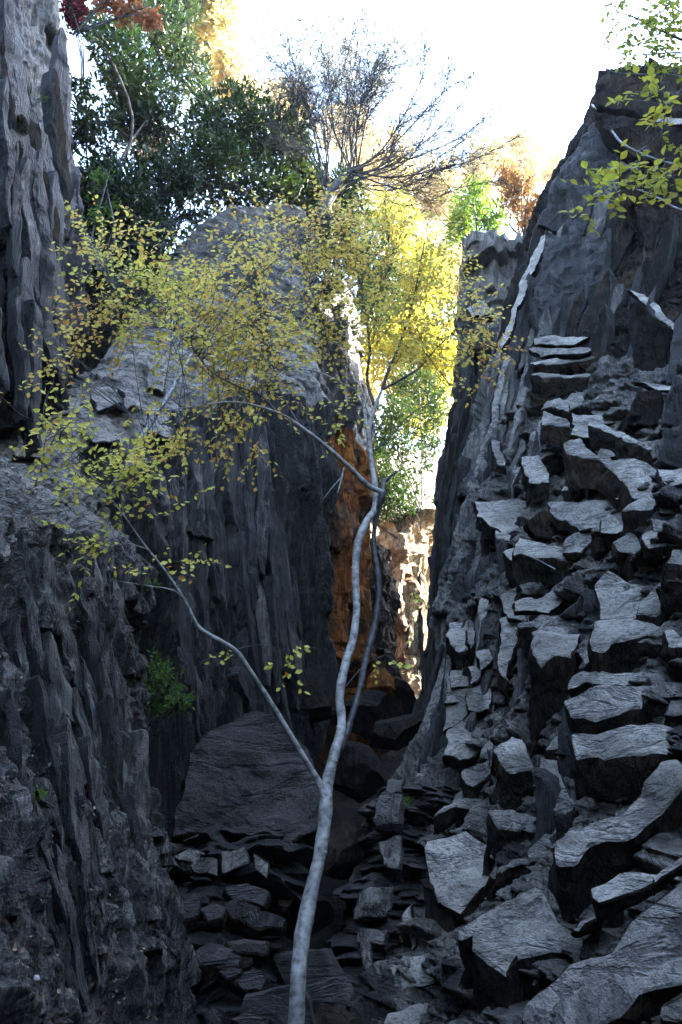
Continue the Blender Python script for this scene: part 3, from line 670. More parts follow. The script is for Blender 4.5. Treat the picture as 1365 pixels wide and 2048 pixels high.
# upright plates and dark broken faces: (crop, pts, normal, proud, thickness, material)
FACES = [
 (KB, [(560,520),(600,570),(648,700),(655,800),(640,1000),(600,1200),(562,1190)], (-.75,-.6,.05), .55, .30, 'slate_d'),
 (KB, [(655,795),(690,802),(722,1060),(705,1340),(610,1215),(640,1000)], (-.6,-.75,.0), .6, .35, 'rust'),
 (KB, [(690,240),(745,170),(770,330),(780,620),(740,640),(680,500)], (-.75,-.6,.05), .55, .3, 'slate_d'),
 (KC, [(380,470),(420,520),(490,640),(500,760),(440,800),(375,660)], (-.5,-.8,-.1), .3, .3, 'rust'),
 (KA, [(480,820),(500,830),(470,1200),(440,1365),(420,1365),(440,1100)], (-.8,-.55,.1), .4, .2, 'slate'),
 (KA, [(540,960),(560,1000),(575,1060),(540,1365),(470,1365),(500,1150)], (-.8,-.55,.05), .45, .25, 'slate_d'),
 (KA, [(310,350),(345,360),(380,500),(370,640),(300,620),(290,480)], (-.7,-.6,.1), .3, .25, 'slate_d'),
 (KA, [(345,380),(440,380),(470,520),(470,640),(380,640)], (-.4,-.9,.0), .28, .25, 'slate_d'),
 (KA, [(500,320),(600,232),(650,240),(700,330),(715,430),(650,385),(560,385)], (-.45,-.85,-.15), .5, .4, 'rust'),
 (KA, [(655,250),(740,270),(820,315),(760,345),(700,300)], (.1,-.95,-.2), .45, .3, 'rust'),
 (KA, [(880,390),(925,380),(930,460),(885,470)], (-.2,-.95,.0), .4, .25, 'rust'),
 (KA, [(700,790),(830,660),(860,760),(800,810)], (-.2,-.95,-.2), .3, .25, 'slate_d'),
 (KA, [(820,640),(880,640),(905,800),(860,930),(830,800)], (-.85,-.4,.1), .35, .2, 'slate_d'),
 (KD, [(400,300),(430,290),(330,700),(240,980),(225,960),(320,600)], (-.6,-.75,.25), .35, .2, 'pale'),
 (KD, [(500,470),(520,480),(440,760),(415,870),(405,850),(450,620)], (-.6,-.75,.25), .35, .2, 'pale'),
 (KD, [(1110,10),(1170,60),(1300,160),(1270,440),(1120,420),(1100,300)], (-.25,-.92,-.3), .55, .5, 'rust'),
 (KD, [(1130,500),(1180,505),(1250,490),(1240,680),(1060,690),(1060,620)], (-.2,-.95,-.2), .5, .5, 'rust'),
 (KD, [(1270,695),(1400,700),(1400,910),(1220,895)], (-.3,-.95,.0), .6, .5, 'slate_d'),
 (KD, [(1300,440),(1400,455),(1400,690),(1250,680)], (-.3,-.95,-.05), .5, .5, 'slate_d'),
 (KD, [(1330,100),(1400,20),(1400,450),(1275,440)], (-.3,-.9,.15), .45, .4, 'slate_d'),
 (KD, [(820,830),(900,850),(960,900),(1040,1000),(1010,1045),(830,1040)], (-.3,-.95,.0), .35, .4, 'slate_d'),
 (KD, [(740,830),(820,840),(825,1040),(760,1045)], (-.4,-.9,.0), .3, .4, 'rust'),
 (KD, [(550,10),(860,0),(860,190),(700,180),(560,190)], (-.4,-.9,.1), .1, .3, 'slate_d'),
]
for crop, pts, Nn, proud, th, mk in FACES:
    p = np.array(cv(crop, pts)); c = p.mean(0); seed += 1
    block('rock_plate', p, (0, 0), float(rY(c[0], c[1])) - proud, right_cliff, [M[mk], M[mk]], N=Nn, thick=th, res=.07, amp=.7, seed=seed * 2.3)
def depth_of(C, x, y):
    i = np.unravel_index(((C[..., 0] - x) ** 2 + (C[..., 1] - y) ** 2).argmin(), C.shape[:2]); return float(C[i][2])
def blade(parent, x0, y0, x1, y1, w, N, depth, mk, th=.25, name='rock_blade', amp=.55, res=.09):
    global seed
    seed += 1; a = np.array([x0, y0], float); b = np.array([x1, y1], float); t = b - a; L = np.linalg.norm(t); t /= L; pn = np.array([t[1], -t[0]])
    L_, R_ = [], []; ph = random.uniform(0, 6)
    for f in (.0, .12, .35, .6, .85, 1):
        c = a + t * L * f + pn * w * .25 * math.sin(ph + f * 4); k = (.25, .8, 1, .95, .75, .2)[(0, .12, .35, .6, .85, 1).index(f)]
        L_.append(c - pn * w * .5 * k * random.uniform(.85, 1.15)); R_.append(c + pn * w * .5 * k * random.uniform(.85, 1.15) + t * random.uniform(-.04, .04) * L)
    block(name, np.array(L_ + R_[::-1]), (0, 0), depth, parent, [M[mk], M['slate_d']], N=N, thick=th, res=res, amp=amp, seed=seed * 1.9)
# long blades of the middle left buttress, darker rock rightwards imitating deep shade
for k in range(105):
    u = random.random(); t0 = random.uniform(-.05, .75); Ls = random.uniform(.18, .5)
    def xy(u, t): return (190 + 390 * u) * (1 - t) + (330 + 262 * u) * t + 18 * math.sin(3 * t + 5 * u), (960 - 170 * u) * (1 - t) + (1560 - 40 * u) * t
    (x0, y0), (x1, y1) = xy(u, t0), xy(u, min(1.02, t0 + Ls)); s_ = random.choice((-1, 1)); v = random.uniform(.15, .4)
    blade(mid_wall, x0, y0, x1, y1, random.uniform(9, 34), (.8 + s_ * v * .5, -.58 + s_ * v, .10), depth_of(CM, (x0 + x1) / 2, (y0 + y1) / 2) - random.uniform(.15, .60), ('slate_d' if random.random() < .25 + .6 * u else random.choice(('blade', 'blade', 'slate'))), th=.3)
# upright flakes of the near left wall
for k in range(120):
    u = random.random() ** .75; y0 = random.uniform(1040, 1900); x = -10 + 325 * u; y0 = max(y0, 1000 + 1.1 * max(0, x - 200) * 2); L = random.uniform(60, 260) * (1 + .9 * u)
    if x + .12 * L > nlx(y0 + L / 2) - 6: x = nlx(y0 + L / 2) - .12 * L - random.uniform(4, 40)
    s_ = random.choice((-1, 1)); v = random.uniform(.1, .3)
    blade(near_wall, x, y0, x + L * (.10 + .16 * (1 - u)), y0 + L, random.uniform(12, 36), (.86, -.42 + s_ * v, .16), depth_of(CN, x + .06 * L, y0 + L / 2) - random.uniform(.30, .70), random.choice(('near', 'near', 'slate', 'slate_d')), th=.16, name='rock_flake', res=.06)
# blades on the upper left wall
for k in range(26):
    x = random.uniform(-5, 118); y0 = random.uniform(-40, 640); L = random.uniform(120, 330); s_ = random.choice((-1, 1)); v = random.uniform(.1, .3)
    blade(upper_wall, x, y0, x + L * .07, y0 + L, random.uniform(12, 34), (.8, -.5 + s_ * v, .0), 6.9 + 1.9 * (x + 30) / 180 - random.uniform(0, .12), random.choice(('rust', 'slate_d', 'slate_d', 'near')), th=.2)
# leaning blades on the dark upper part of the right cliff and along its arris
for k in range(44):
    y0 = random.uniform(330, 640); x0 = float(rl(y0)) + random.uniform(12, 300); L = random.uniform(140, 320)
    s_ = random.choice((-1, 1)); v = random.uniform(.1, .3); x1 = x0 - L * .30; y1 = y0 + L
    if x1 < float(rl(y1)) + 8: x1 = float(rl(y1)) + random.uniform(8, 30)
    blade(right_cliff, x0, y0, x1, y1, random.uniform(14, 44), (-.5 - s_ * v * .6, -.8 + s_ * v, .08), float(rY((x0 + x1) / 2, (y0 + y1) / 2)) - random.uniform(.05, .3), random.choice(('rust', 'slate_d', 'slate_d', 'slate')), th=.3)
for k in range(30):
    y0 = random.uniform(520, 1500); d = random.uniform(6, 70); L = random.uniform(130, 300); y1 = y0 + L
    s_ = random.choice((-1, 1)); v = random.uniform(.1, .25); x0 = float(rl(y0)) + d; x1 = float(rl(y1)) + d
    blade(right_cliff, x0, y0, x1, y1, random.uniform(7, 20), (-.62 - s_ * v * .5, -.72 + s_ * v, .2), float(rY((x0 + x1) / 2, (y0 + y1) / 2)) - random.uniform(.02, .22), random.choice(('slate', 'slate', 'slate_d', 'pale')), th=.2)
for k in range(22):
    y0 = random.uniform(500, 1150); x0 = plx(y0) + random.uniform(4, 60); L = random.uniform(120, 300); s_ = random.choice((-1, 1)); v = random.uniform(.1, .3)
    blade(pillar, x0, y0, plx(y0 + L) + x0 - plx(y0), y0 + L, random.uniform(7, 18), (-.6 - s_ * v * .5, -.75 + s_ * v, .05), 15.0 - random.uniform(-.2, .15), random.choice(('slate_d', 'rust')), th=.2, res=.12)
for k in range(12):
    y0 = random.uniform(1030, 1290); x0 = 795 + random.uniform(0, 60); L = random.uniform(70, 170)
    blade(fin, x0, y0, x0 - 8, y0 + L, random.uniform(7, 16), (.1 + random.uniform(-.4, .5), -.9, .15), 21.9 - random.uniform(0, .3), 'gold', th=.3, res=.12)
# upper right cliff, rock darkened for overhang shade: big facets with pale edges
UF = [([(1200,142),(1290,128),(1365,135),(1440,150),(1440,238),(1365,244),(1190,212)], (-.3,-.95,-.05), 'rust', .35),
      ([(1188,222),(1300,240),(1440,250),(1440,345),(1300,325),(1215,268)], (-.3,-.93,-.2), 'rust', .2),
      ([(1120,335),(1180,240),(1225,280),(1270,420),(1200,470),(1075,450)], (-.5,-.85,.05), 'slate_d', .2),
      ([(1235,330),(1330,345),(1440,360),(1440,560),(1330,560),(1270,430)], (-.3,-.95,-.15), 'rust', .15),
      ([(1090,460),(1210,480),(1215,600),(1190,660),(1070,660),(1060,560)], (-.55,-.8,.1), 'slate_d', .1)]
for pts, Nn, mk, proud in UF:
    p = np.array(pts, float); c = p.mean(0); seed += 1; proud += .35
    block('rock_face', p, (0, 0), float(rY(c[0], c[1])) - proud, right_cliff, [M[mk], M[mk]], N=Nn, thick=.5, res=.10, amp=1.3, seed=seed * 2.3)
for pts in ([(1180,208),(1240,222),(1300,236),(1440,238),(1440,247),(1300,250),(1195,224)], [(1215,258),(1240,266),(1300,300),(1290,306),(1230,282)], [(1186,335),(1240,325),(1275,335),(1280,345),(1235,340),(1190,352)],
            [(1255,575),(1290,590),(1345,640),(1365,655),(1355,662),(1320,640),(1268,592)], 
            [(1128,395),(1140,400),(1110,455),(1060,560),(1010,700),(1000,690),(1050,540),(1095,450)], [(1270,760),(1330,772),(1400,775),(1400,782),(1320,782)]):
    p = np.array(pts, float); c = p.mean(0); seed += 1
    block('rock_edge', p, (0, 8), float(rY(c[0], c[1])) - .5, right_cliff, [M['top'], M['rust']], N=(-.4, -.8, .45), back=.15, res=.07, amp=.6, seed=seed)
# blocks of the brown low fin and the right cliff's foot
for pts, dr in (([(205,220),(260,175),(315,178),(312,300),(230,300),(205,270)], (3,26)), ([(215,330),(300,315),(300,440),(240,430)], (3,20)), ([(150,520),(280,500),(262,570),(140,575)], (0,14)),
            ([(138,582),(260,578),(250,645),(128,650)], (0,14)), ([(150,662),(250,660),(240,720),(140,712)], (0,18)), ([(150,740),(192,738),(192,850),(160,840)], (0,20)), ([(255,115),(320,118),(310,170),(250,168)], (0,14))):
    p = np.array(cv(KC, pts)); c = p.mean(0); seed += 1
    block('rock_block', p, (dr[0] / 1.88, dr[1] / 1.88), 9.55 - 2.4 * (c[1] - 1575) / 765, low_fin, [M['slate'], M['purple']], N=(-.2, -.85, .5), back=.12, res=.06, amp=.8, seed=seed)
# thin ledges on the broken pile
KE = (0, 1365, 2.0)
led = [[(700,690),(760,665),(880,700),(880,770),(760,760)], [(886,705),(990,682),(1000,750),(892,785)], [(1000,690),(1080,720),(1060,790),(1010,750)]]
for k in range(24):
    x = random.uniform(665, 960); y = random.uniform(800, 1365); w = random.uniform(80, 190); hh = random.uniform(24, 60)
    if 640 < x < 850 and 1120 < y < 1280: continue
    led.append([(x, y), (x + w * .5, y - hh * .5), (x + w, y + random.uniform(-6, 6)), (x + w * .9, y + hh), (x + w * .3, y + hh * 1.1)])
for k, pts in enumerate(led):
    p = np.array(cv(KE, pts)); c = p.mean(0); seed += 1; t = (c[1] - 1688) / 630
    block('rock_ledge', p, (0, 4 if k < 3 else random.uniform(14, 34)), 7.95 - 2.4 * t - random.uniform(0, .15), jum, [M['slate' if k < 3 else ('purple' if k % 3 else 'slate_d')], M['break']], N=(-.1, -.8, .6), back=.10, res=.08, amp=.7, seed=seed)
# big leaning slab and boulders on the gorge floor
p = np.array(cv(KE, [(800,260),(860,190),(1000,120),(1120,150),(1190,200),(1240,300),(1275,480),(1250,590),(1180,640),(860,610),(690,590),(700,500),(740,400)]))
sl = block('leaning_slab', p, (0, 0), 8.7, None, [M['plum'], M['break']], N=(.05, -.86, .42), thick=.9, res=.07, amp=1.0, seed=5)
tag(sl, 'big smooth plum-grey rock slab leaning in the dark gorge bottom', 'boulder')
def boulder(px, py, Y, r, mat, label, sq=(1, .9, .8), seed=0, group=None):
    bm = bmesh.new(); bmesh.ops.create_icosphere(bm, subdivisions=5, radius=1)
    V = np.array([v.co[:] for v in bm.verts]); Fa = np.array([[v.index for v in f.verts] for f in bm.faces]); bm.free()
    rg = np.random.default_rng(seed)
    nrm = rg.normal(size=(13, 3)); nrm /= np.linalg.norm(nrm, axis=1)[:, None]; dd = rg.uniform(.38, .72, 13)
    for n_, d_ in zip(nrm, dd):
        s = V @ n_; V = V - np.clip(s - d_, 0, None)[:, None] * n_
    V = V * np.array(sq) * r
    V = V + W(px, py, Y)
    V = V + .035 * r * np.stack([fbm(V * 3 / r + k * 9, 3, seed + k) for k in range(3)], -1)
    o = mesh_obj('boulder', V, Fa, mat, None, False)
    return tag(o, label, 'boulder', group)
BL = [(700, 1345, 15.5, .75, 'orange', 'glow-tinted orange boulder wedged below the orange rock face', (1.1, .8, .7)),  # orange light on these two boulders is put into their colour
      (764, 1368, 15.3, .42, 'orange', 'small glow-tinted orange boulder just left of the sunlit fin tip', (1, .8, .8)),
      (720, 1425, 13.6, .60, 'rust', 'dark brown boulder behind the fork of the pale trunk', (1.2, .8, .7)),
      (785, 1470, 13.0, .55, 'break', 'dark plum boulder between trunk fork and right pillar', (1, .8, .9)),
      (590, 1385, 12.0, .7, 'break', 'dark boulder jammed above the leaning slab', (1.2, .8, .6)),
      (722, 1560, 11.4, .6, 'break', 'shade-darkened boulder in the hole right of the pale trunk', (1, .8, .8)),  # near-black rock on the hole boulders imitates the unlit hole
      (700, 1700, 10.3, .45, 'break', 'shade-darkened rock deep in the hole below the trunk fork', (1.1, .8, .7)),
      (600, 1830, 8.6, .35, 'break', 'dark rock beside the lower trunk at the pile edge', (1, .8, .8)),
      (640, 1960, 7.8, .42, 'purple', 'brown rock behind the foot of the pale trunk', (1, .8, .9)),
      (560, 2040, 6.8, .42, 'purple', 'low brown rock left of the foot of the pale trunk', (1.2, .8, .7)),
      (655, 2070, 7.2, .45, 'rust', 'rounded dark rock right of the foot of the pale trunk', (1.1, .8, .7))]
BL.append((765, 1415, 17.0, .8, 'rust', 'dark brown rock at the foot of the dark rib in the slot', (.9, .8, .8)))
for k, (x, y, Y, r, mk, lb, sq) in enumerate(BL): boulder(x, y, Y, r, M[mk], lb, sq, 40 + k)
rb = block('shadow_rib', [(736,1120),(744,1078),(758,1088),(764,1138),(758,1210),(768,1300),(778,1400),(730,1400),(734,1250),(726,1180)], (0, 0), 19.0, None, [M['rust'], M['break']], N=(-.35, -.92, .12), thick=1.0, res=.09, amp=2.4, seed=77)  # added rib, dark rock standing in for shadow beside the fin
tag(rb, 'tall added rib of rock darkened for shadow between the orange face and the sunlit fin', 'rock')
# pale sunlit outcrops seen through gaps in the foliage
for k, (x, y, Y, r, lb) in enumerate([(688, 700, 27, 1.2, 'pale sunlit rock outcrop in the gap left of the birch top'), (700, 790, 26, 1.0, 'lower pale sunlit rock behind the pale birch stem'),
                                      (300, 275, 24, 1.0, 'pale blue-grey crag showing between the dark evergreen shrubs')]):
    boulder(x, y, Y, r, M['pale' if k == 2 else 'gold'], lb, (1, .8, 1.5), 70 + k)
# upright plates on the near left wall's edge
for pts, Nn, Yd, mk in (([(470,200),(520,250),(560,600),(610,1000),(630,1400),(560,1400),(510,900),(465,500)], (.8,-.58,.05), 6.35, 'slate'),
                ([(600,420),(640,412),(652,600),(662,1000),(648,1400),(634,1400),(625,1000),(600,600)], (.75,-.62,.05), 6.6, 'slate_d'),
                ([(545,190),(575,200),(590,420),(620,900),(632,1200),(600,1000),(565,600)], (.8,-.58,.05), 6.5, 'slate'),
                ([(415,70),(465,90),(465,220),(425,215)], (.5,-.8,.2), 6.8, 'slate'),
                ([(420,-100),(490,-120),(500,-20),(460,60),(420,0)], (.5,-.8,.2), 6.9, 'slate')):
    p = np.array(cv(KE, pts)); seed += 1
    block('rock_plate', p, (0, 0), Yd, near_wall, [M[mk], M[mk]], N=Nn, thick=.3, res=.06, amp=.6, seed=seed)
# slabs on the pale slope of the buttress
KF = (0, 683, 2.0)
for pts in ([(575,130),(610,100),(650,180),(640,210),(590,190)], [(460,200),(500,190),(540,260),(500,270)], [(80,290),(160,205),(330,220),(300,300),(150,320)], [(350,190),(430,170),(480,250),(400,280)],
            [(735,260),(775,255),(820,380),(800,430),(740,340)], [(560,330),(620,300),(700,340),(690,400),(600,370)], [(300,330),(400,310),(480,400),(400,430)], [(60,360),(180,370),(240,430),(160,470),(40,450)]):
    p = np.array(cv(KF, pts)); c = p.mean(0); seed += 1
    d2 = ((CM[..., 0] - c[0]) ** 2 + (CM[..., 1] - c[1]) ** 2); i = np.unravel_index(d2.argmin(), d2.shape)
    block('rock_slab', p, (2, 10), float(CM[i][2]) - .18, mid_wall, [M['pale'], M['slate_d']], N=(.25, -.72, .62), back=.12, res=.07, amp=.9, seed=seed)

# ------------------------------------------------------------------ vegetation
LEAF_V = np.array([(0, 0, 0), (.32, .28, .05), (.42, .55, .06), (.22, .85, .02), (0, 1.08, -.03), (-.22, .85, .02), (-.42, .55, .06), (-.32, .28, .05), (0, .5, -.03)]) * vec(.86, 1, 1)
LEAF_F = np.array([(0, 1, 8), (1, 2, 8), (2, 3, 8), (3, 4, 8), (4, 5, 8), (5, 6, 8), (6, 7, 8), (7, 0, 8)])
LONG_V = np.array([(0, 0, 0), (.17, .35, .03), (.15, .7, .02), (0, 1.1, -.08), (-.15, .7, .02), (-.17, .35, .03), (0, .5, -.03)])
LONG_F = np.array([(0, 1, 6), (1, 2, 6), (2, 3, 6), (3, 4, 6), (4, 5, 6), (5, 0, 6)])
QUAD_V = np.array([(0, 0, 0), (.4, .5, .08), (0, 1.05, 0), (-.4, .5, .08)]); QUAD_F = np.array([(0, 1, 2), (0, 2, 3)])
def leaf_cloud(P, D, size, shape=(LEAF_V, LEAF_F), rng=RNG):
    """P (n,3) bases, D (n,3) directions"""
    V0, F0 = shape; n = len(P)
    D = D / (np.linalg.norm(D, axis=1)[:, None] + 1e-9)
    u = rng.normal(size=(n, 3)) * .5 + vec(0, -.7, .5)
    Xa = np.cross(D, u); Xa /= np.linalg.norm(Xa, axis=1)[:, None] + 1e-9; Za = np.cross(Xa, D)
    V = P[:, None, :] + size[:, None, None] * (V0[None, :, 0, None] * Xa[:, None] + V0[None, :, 1, None] * D[:, None] + V0[None, :, 2, None] * Za[:, None])
    F = F0[None] + (np.arange(n) * len(V0))[:, None, None]
    return V.reshape(-1, 3), F.reshape(-1, 3)
def foliage(name, P, D, size, mat, parent, shape=(LEAF_V, LEAF_F), tint=None, kind='stuff'):
    V, F = leaf_cloud(P, D, size, shape)
    t = np.repeat(RNG.random(len(P)) if tint is None else tint, len(shape[0]))
    o = mesh_obj(name, V, F, mat, parent, False, tint=t)
    return tag(o, kind=kind)
def put_leaves(P, D, size, tint, mat, parent, nmax, order):
    """the nmax first (largest in view) as single leaf objects, the rest as one mesh"""
    sel = order[:nmax]; rest = order[nmax:]
    protos = []
    for k in range(14):
        tv = (k + .5) / 14
        V = (LEAF_V * vec(random.uniform(.85, 1.1), 1, random.uniform(.5, 2.2)))
        me = bpy.data.meshes.new('leaf'); me.from_pydata(V.tolist(), [], LEAF_F.tolist()); me.materials.append(mat)
        a = me.attributes.new('tint', 'FLOAT', 'POINT'); a.data.foreach_set('value', np.full(len(V), tv, np.float32)); protos.append(me)
    for i in sel:
        o = bpy.data.objects.new('leaf', protos[min(13, int(tint[i] * 14))]); COL.objects.link(o); o.parent = parent
        o.location = Vector(P[i]) - parent.location
        d = Vector(D[i]).normalized(); u = Vector((random.gauss(0, .5), random.gauss(-.7, .5), random.gauss(.5, .5)))
        xa = d.cross(u).normalized(); za = xa.cross(d)
        o.rotation_euler = Matrix((xa, d, za)).transposed().to_euler(); o.scale = (size[i],) * 3
    if len(rest): foliage('foliage', P[rest], D[rest], size[rest], mat, parent, tint=tint[rest])

def px_path(pts, n, wob=0.0, seed=0):
    """pts: (px, py, Y, radius px) -> world path and radii"""
    A = spline(np.array(pts, float), n)
    P = W(A[:, 0], A[:, 1], A[:, 2]); r = np.clip(A[:, 3], .35, None) * A[:, 2] / FPX
    if wob: P = P + wob * np.stack([fbm(P * 3 + k * 5, 2, seed + k) for k in range(3)], -1)
    return P, r

# ---- the pale slender tree in the middle
tree_base = W(590, 2230, 6.0)
tree = empty('slender_tree', Vector((tree_base[0], tree_base[1], -.4)), 'slender pale-barked tree with yellow leaves rising from the gorge bottom', 'tree')
trunk_pts = [(572,2300,5.9,21),(588,2100,6.0,19),(596,1980,6.0,17.5),(604,1880,6.05,17),(624,1780,6.1,16),(642,1700,6.15,15),(652,1620,6.2,14.5),(657,1560,6.25,13),(672,1500,6.3,12),(684,1450,6.4,11),
             (680,1395,6.45,10.5),(688,1340,6.5,10.5),(706,1280,6.6,10),(714,1220,6.65,9.5),(711,1150,6.7,9.5),(716,1090,6.75,10),(733,1045,6.8,10),(751,1015,6.9,9),(750,970,6.95,8),(742,910,7.0,7),(738,860,7.1,6.5),(750,815,7.2,5.5),(764,780,7.3,4)]
mb = MB(); P, r = px_path(trunk_pts, 150); r = r * .84 * (1 + .07 * noise(P * 3.1)); mb.tube(P, r, 14, knob=.14)
for i in range(6, 150, 9):   # knots and branch scars
    d = Vector(P[i]); mb.tube([P[i], P[i] + vec(random.uniform(-1, 1), -.5, .3) * r[i] * 1.25], [r[i] * .35, r[i] * .16], 6)
mb.build('trunk', M['birch'], tree)
SK = [np.asarray(P[95:])]
def branch(pts, n, mat, name='branch', knob=.1, sides=8, wob=.0, parent=None):
    P, r = px_path(pts, n, wob); b = MB(); b.tube(P, r, sides, knob); o = b.build(name, mat, parent if parent else tree); return P
left_br = branch([(655,1606,6.2,9),(640,1568,6.2,6.6),(600,1500,6.15,5.5),(555,1425,6.1,5),(500,1340,6.0,5),(470,1300,5.95,5),(420,1270,5.9,4.5),(395,1250,5.9,4),(370,1200,5.85,3.4),(330,1140,5.8,2.6),(290,1090,5.75,2),(240,1020,5.7,1.7),(190,960,5.65,1.4),(140,900,5.6,1.1),(85,845,5.5,.8)], 90, M['birch'])
dark_st = branch([(682,1500,6.35,6),(705,1430,6.5,7),(722,1370,6.6,7),(734,1310,6.7,7),(750,1250,6.8,7),(758,1180,6.85,7),(755,1140,6.85,7),(748,1090,6.9,6),(752,1040,6.9,6),(765,990,6.85,7),(768,960,7.0,5)], 60, M['bark_d'], knob=.3)  # dark bark stands in for this stem lying in shade
long_br = branch([(765,985,6.85,6),(735,970,6.8,6),(700,935,6.7,5),(650,890,6.6,4.5),(600,852,6.5,4),(555,825,6.4,3.2),(480,805,6.3,2.4),(420,808,6.2,1.8),(340,820,6.1,1.2),(260,830,6.0,.8)], 60, M['birch'])
b2 = branch([(555,825,6.4,2.6),(520,790,6.4,2.2),(470,770,6.4,1.8),(420,740,6.4,1.5),(370,680,6.4,1.2),(300,620,6.4,.9),(230,580,6.4,.7)], 44, M['bark_d'])
b3 = branch([(600,852,6.5,2.2),(560,780,6.6,1.9),(540,700,6.7,1.6),(530,620,6.8,1.2),(510,540,6.9,.9),(490,470,7,.6)], 44, M['bark_d'])
b4 = branch([(742,905,7,4),(732,840,7.1,3.6),(722,790,7.2,3),(690,770,7.2,2.2),(640,745,7.2,1.6),(580,735,7.1,1.2)], 44, M['birch'])
b5 = branch([(750,815,7.2,4),(735,760,7.3,3.5),(740,700,7.4,3.2),(733,640,7.5,2.6),(722,570,7.6,2),(700,500,7.7,1.5),(680,440,7.8,1)], 50, M['bark_d'])
b6 = branch([(764,780,7.3,4),(778,740,7.4,3.4),(800,690,7.5,2.8),(822,620,7.6,2.3),(835,560,7.7,1.8),(850,480,7.8,1.3),(862,420,7.9,.9)], 50, M['bark_d'])
b7 = branch([(764,780,7.3,3),(800,760,7.3,2.6),(840,735,7.3,2),(880,690,7.3,1.6),(930,650,7.3,1.2),(985,630,7.3,.8)], 44, M['bark_d'])
b8 = branch([(768,965,7.0,4),(785,950,7.0,3),(800,940,7.0,1.5)], 14, M['bark_d'])
b9 = branch([(740,905,7,2),(770,885,7,1.8),(820,830,7,1.3),(870,800,7,1),(900,770,7,.7)], 30, M['bark_d'])
b10 = branch([(735,640,7.5,2.2),(760,580,7.5,1.8),(780,520,7.6,1.5),(775,450,7.7,1),(770,400,7.7,.7)], 36, M['bark_d'])
b11 = branch([(690,770,7.2,2),(660,700,7.1,1.7),(640,620,7.1,1.4),(610,550,7.1,1.1),(600,470,7.1,.8)], 36, M['bark_d'])
t1 = branch([(373,1200,5.85,1.8),(345,1180,5.8,1.5),(300,1172,5.8,1.1),(235,1162,5.8,.7)], 20, M['birch'], 'twig')
t2 = branch([(300,1100,5.75,1.4),(270,1090,5.7,1.2),(230,1080,5.7,.9),(160,1055,5.7,.6)], 20, M['birch'], 'twig')
t3 = branch([(688,935,6.7,2.2),(683,960,6.65,1.8),(676,985,6.6,1)], 10, M['birch'], 'twig')
t4 = branch([(683,955,6.65,1.6),(665,975,6.6,1.2),(648,997,6.6,.8)], 10, M['birch'], 'twig')
t5 = branch([(240,1020,5.7,1.2),(200,985,5.7,1),(160,945,5.7,.8),(110,900,5.7,.6)], 20, M['birch'], 'twig')
t6 = branch([(470,1300,5.95,1.2),(520,1290,6.0,.9),(575,1300,6.05,.8),(630,1295,6.1,.6)], 20, M['bark_d'], 'twig')
t7 = branch([(742,1230,6.8,.9),(760,1220,6.8,.8),(790,1195,6.8,.6),(840,1180,6.8,.5)], 14, M['bark_d'], 'twig')
t8 = branch([(690,1375,6.5,.9),(730,1330,6.6,.8),(770,1310,6.7,.6)], 14, M['bark_d'], 'twig')
SKEL = np.concatenate([left_br[45:], long_br, b2, b3, b4, b5, b6, b7, b9, b10, b11, t1, t2, t5, t6, t7, t8, SK[0]])
# sprays: (px, py, rx, ry, Y, spread in Y, number of twigs, leaf tint low-high, leaf px)
SPR = [(275,580,85,48,6.4,.45,52,(.0,.5)), (210,640,80,50,6.2,.4,24,(.45,.9)), (440,600,110,85,6.6,.6,80,(.25,.75)), (500,700,90,80,6.7,.5,62,(.25,.75)), (340,660,90,70,6.3,.5,34,(.15,.6)),
       (560,500,80,60,7.2,.6,34,(.3,.8)), (500,450,90,35,7.2,.6,14,(.3,.8)), (640,470,70,50,7.5,.6,28,(.3,.8)), (740,440,90,45,7.8,.6,34,(.3,.8)), (700,540,90,70,7.5,.6,50,(.3,.8)),
       (800,540,80,90,7.6,.6,48,(.2,.7)), (860,600,65,90,7.4,.6,34,(.2,.7)), (700,650,80,60,7.2,.6,28,(.3,.7)), (800,680,70,60,7.3,.5,24,(.2,.7)), (620,620,60,70,7.1,.5,18,(.3,.8)),
       (955,640,45,60,7.3,.4,16,(.3,.8)), (960,700,35,50,7.2,.3,8,(.5,.95)), (190,500,50,40,6.8,.4,12,(.2,.7)), (270,470,60,35,6.9,.4,10,(.3,.8)), (160,740,60,40,6.0,.3,8,(.3,.8)),
       (140,885,55,35,5.6,.25,14,(.1,.45)), (200,935,60,40,5.6,.25,18,(.1,.45)), (110,860,35,25,5.5,.2,6,(.2,.6)), (260,960,45,35,5.7,.25,9,(.1,.45)), (215,1080,55,14,5.7,.2,7,(.1,.5)), (270,1020,20,35,5.7,.2,3,(.1,.5)),
       (375,1155,22,18,5.8,.15,3,(.2,.5)), (345,1110,18,15,5.8,.15,2,(.2,.5)), (290,1150,25,12,5.8,.15,2,(.1,.5)), (317,1030,8,22,5.8,.1,2,(.1,.4)), (330,850,60,35,6.1,.3,9,(.2,.8)), (390,860,60,45,6.3,.3,6,(.3,.9)), (470,880,60,30,6.4,.3,6,(.4,.9)),
       (570,1300,35,14,6.0,.15,4,(.1,.4)), (455,1305,25,8,6.0,.1,2,(.1,.4)), (760,1320,30,14,6.7,.1,2,(.1,.4)), (820,1190,30,12,6.8,.1,2,(.1,.4)), (520,830,60,30,6.5,.3,6,(.3,.8)), (690,820,40,30,7,.3,5,(.2,.6)),
       (870,700,50,60,7.3,.5,14,(.2,.7)), (900,500,40,60,7.7,.4,10,(.2,.7)), (660,430,50,30,7.6,.4,10,(.4,.9)), (440,520,80,40,6.9,.5,18,(.2,.7)), (15,800,12,12,4.6,.1,1,(.6,.9)), (480,770,90,30,6.5,.4,16,(.3,.8))]
LP, LD, LS, LT = [], [], [], []
tw = MB()
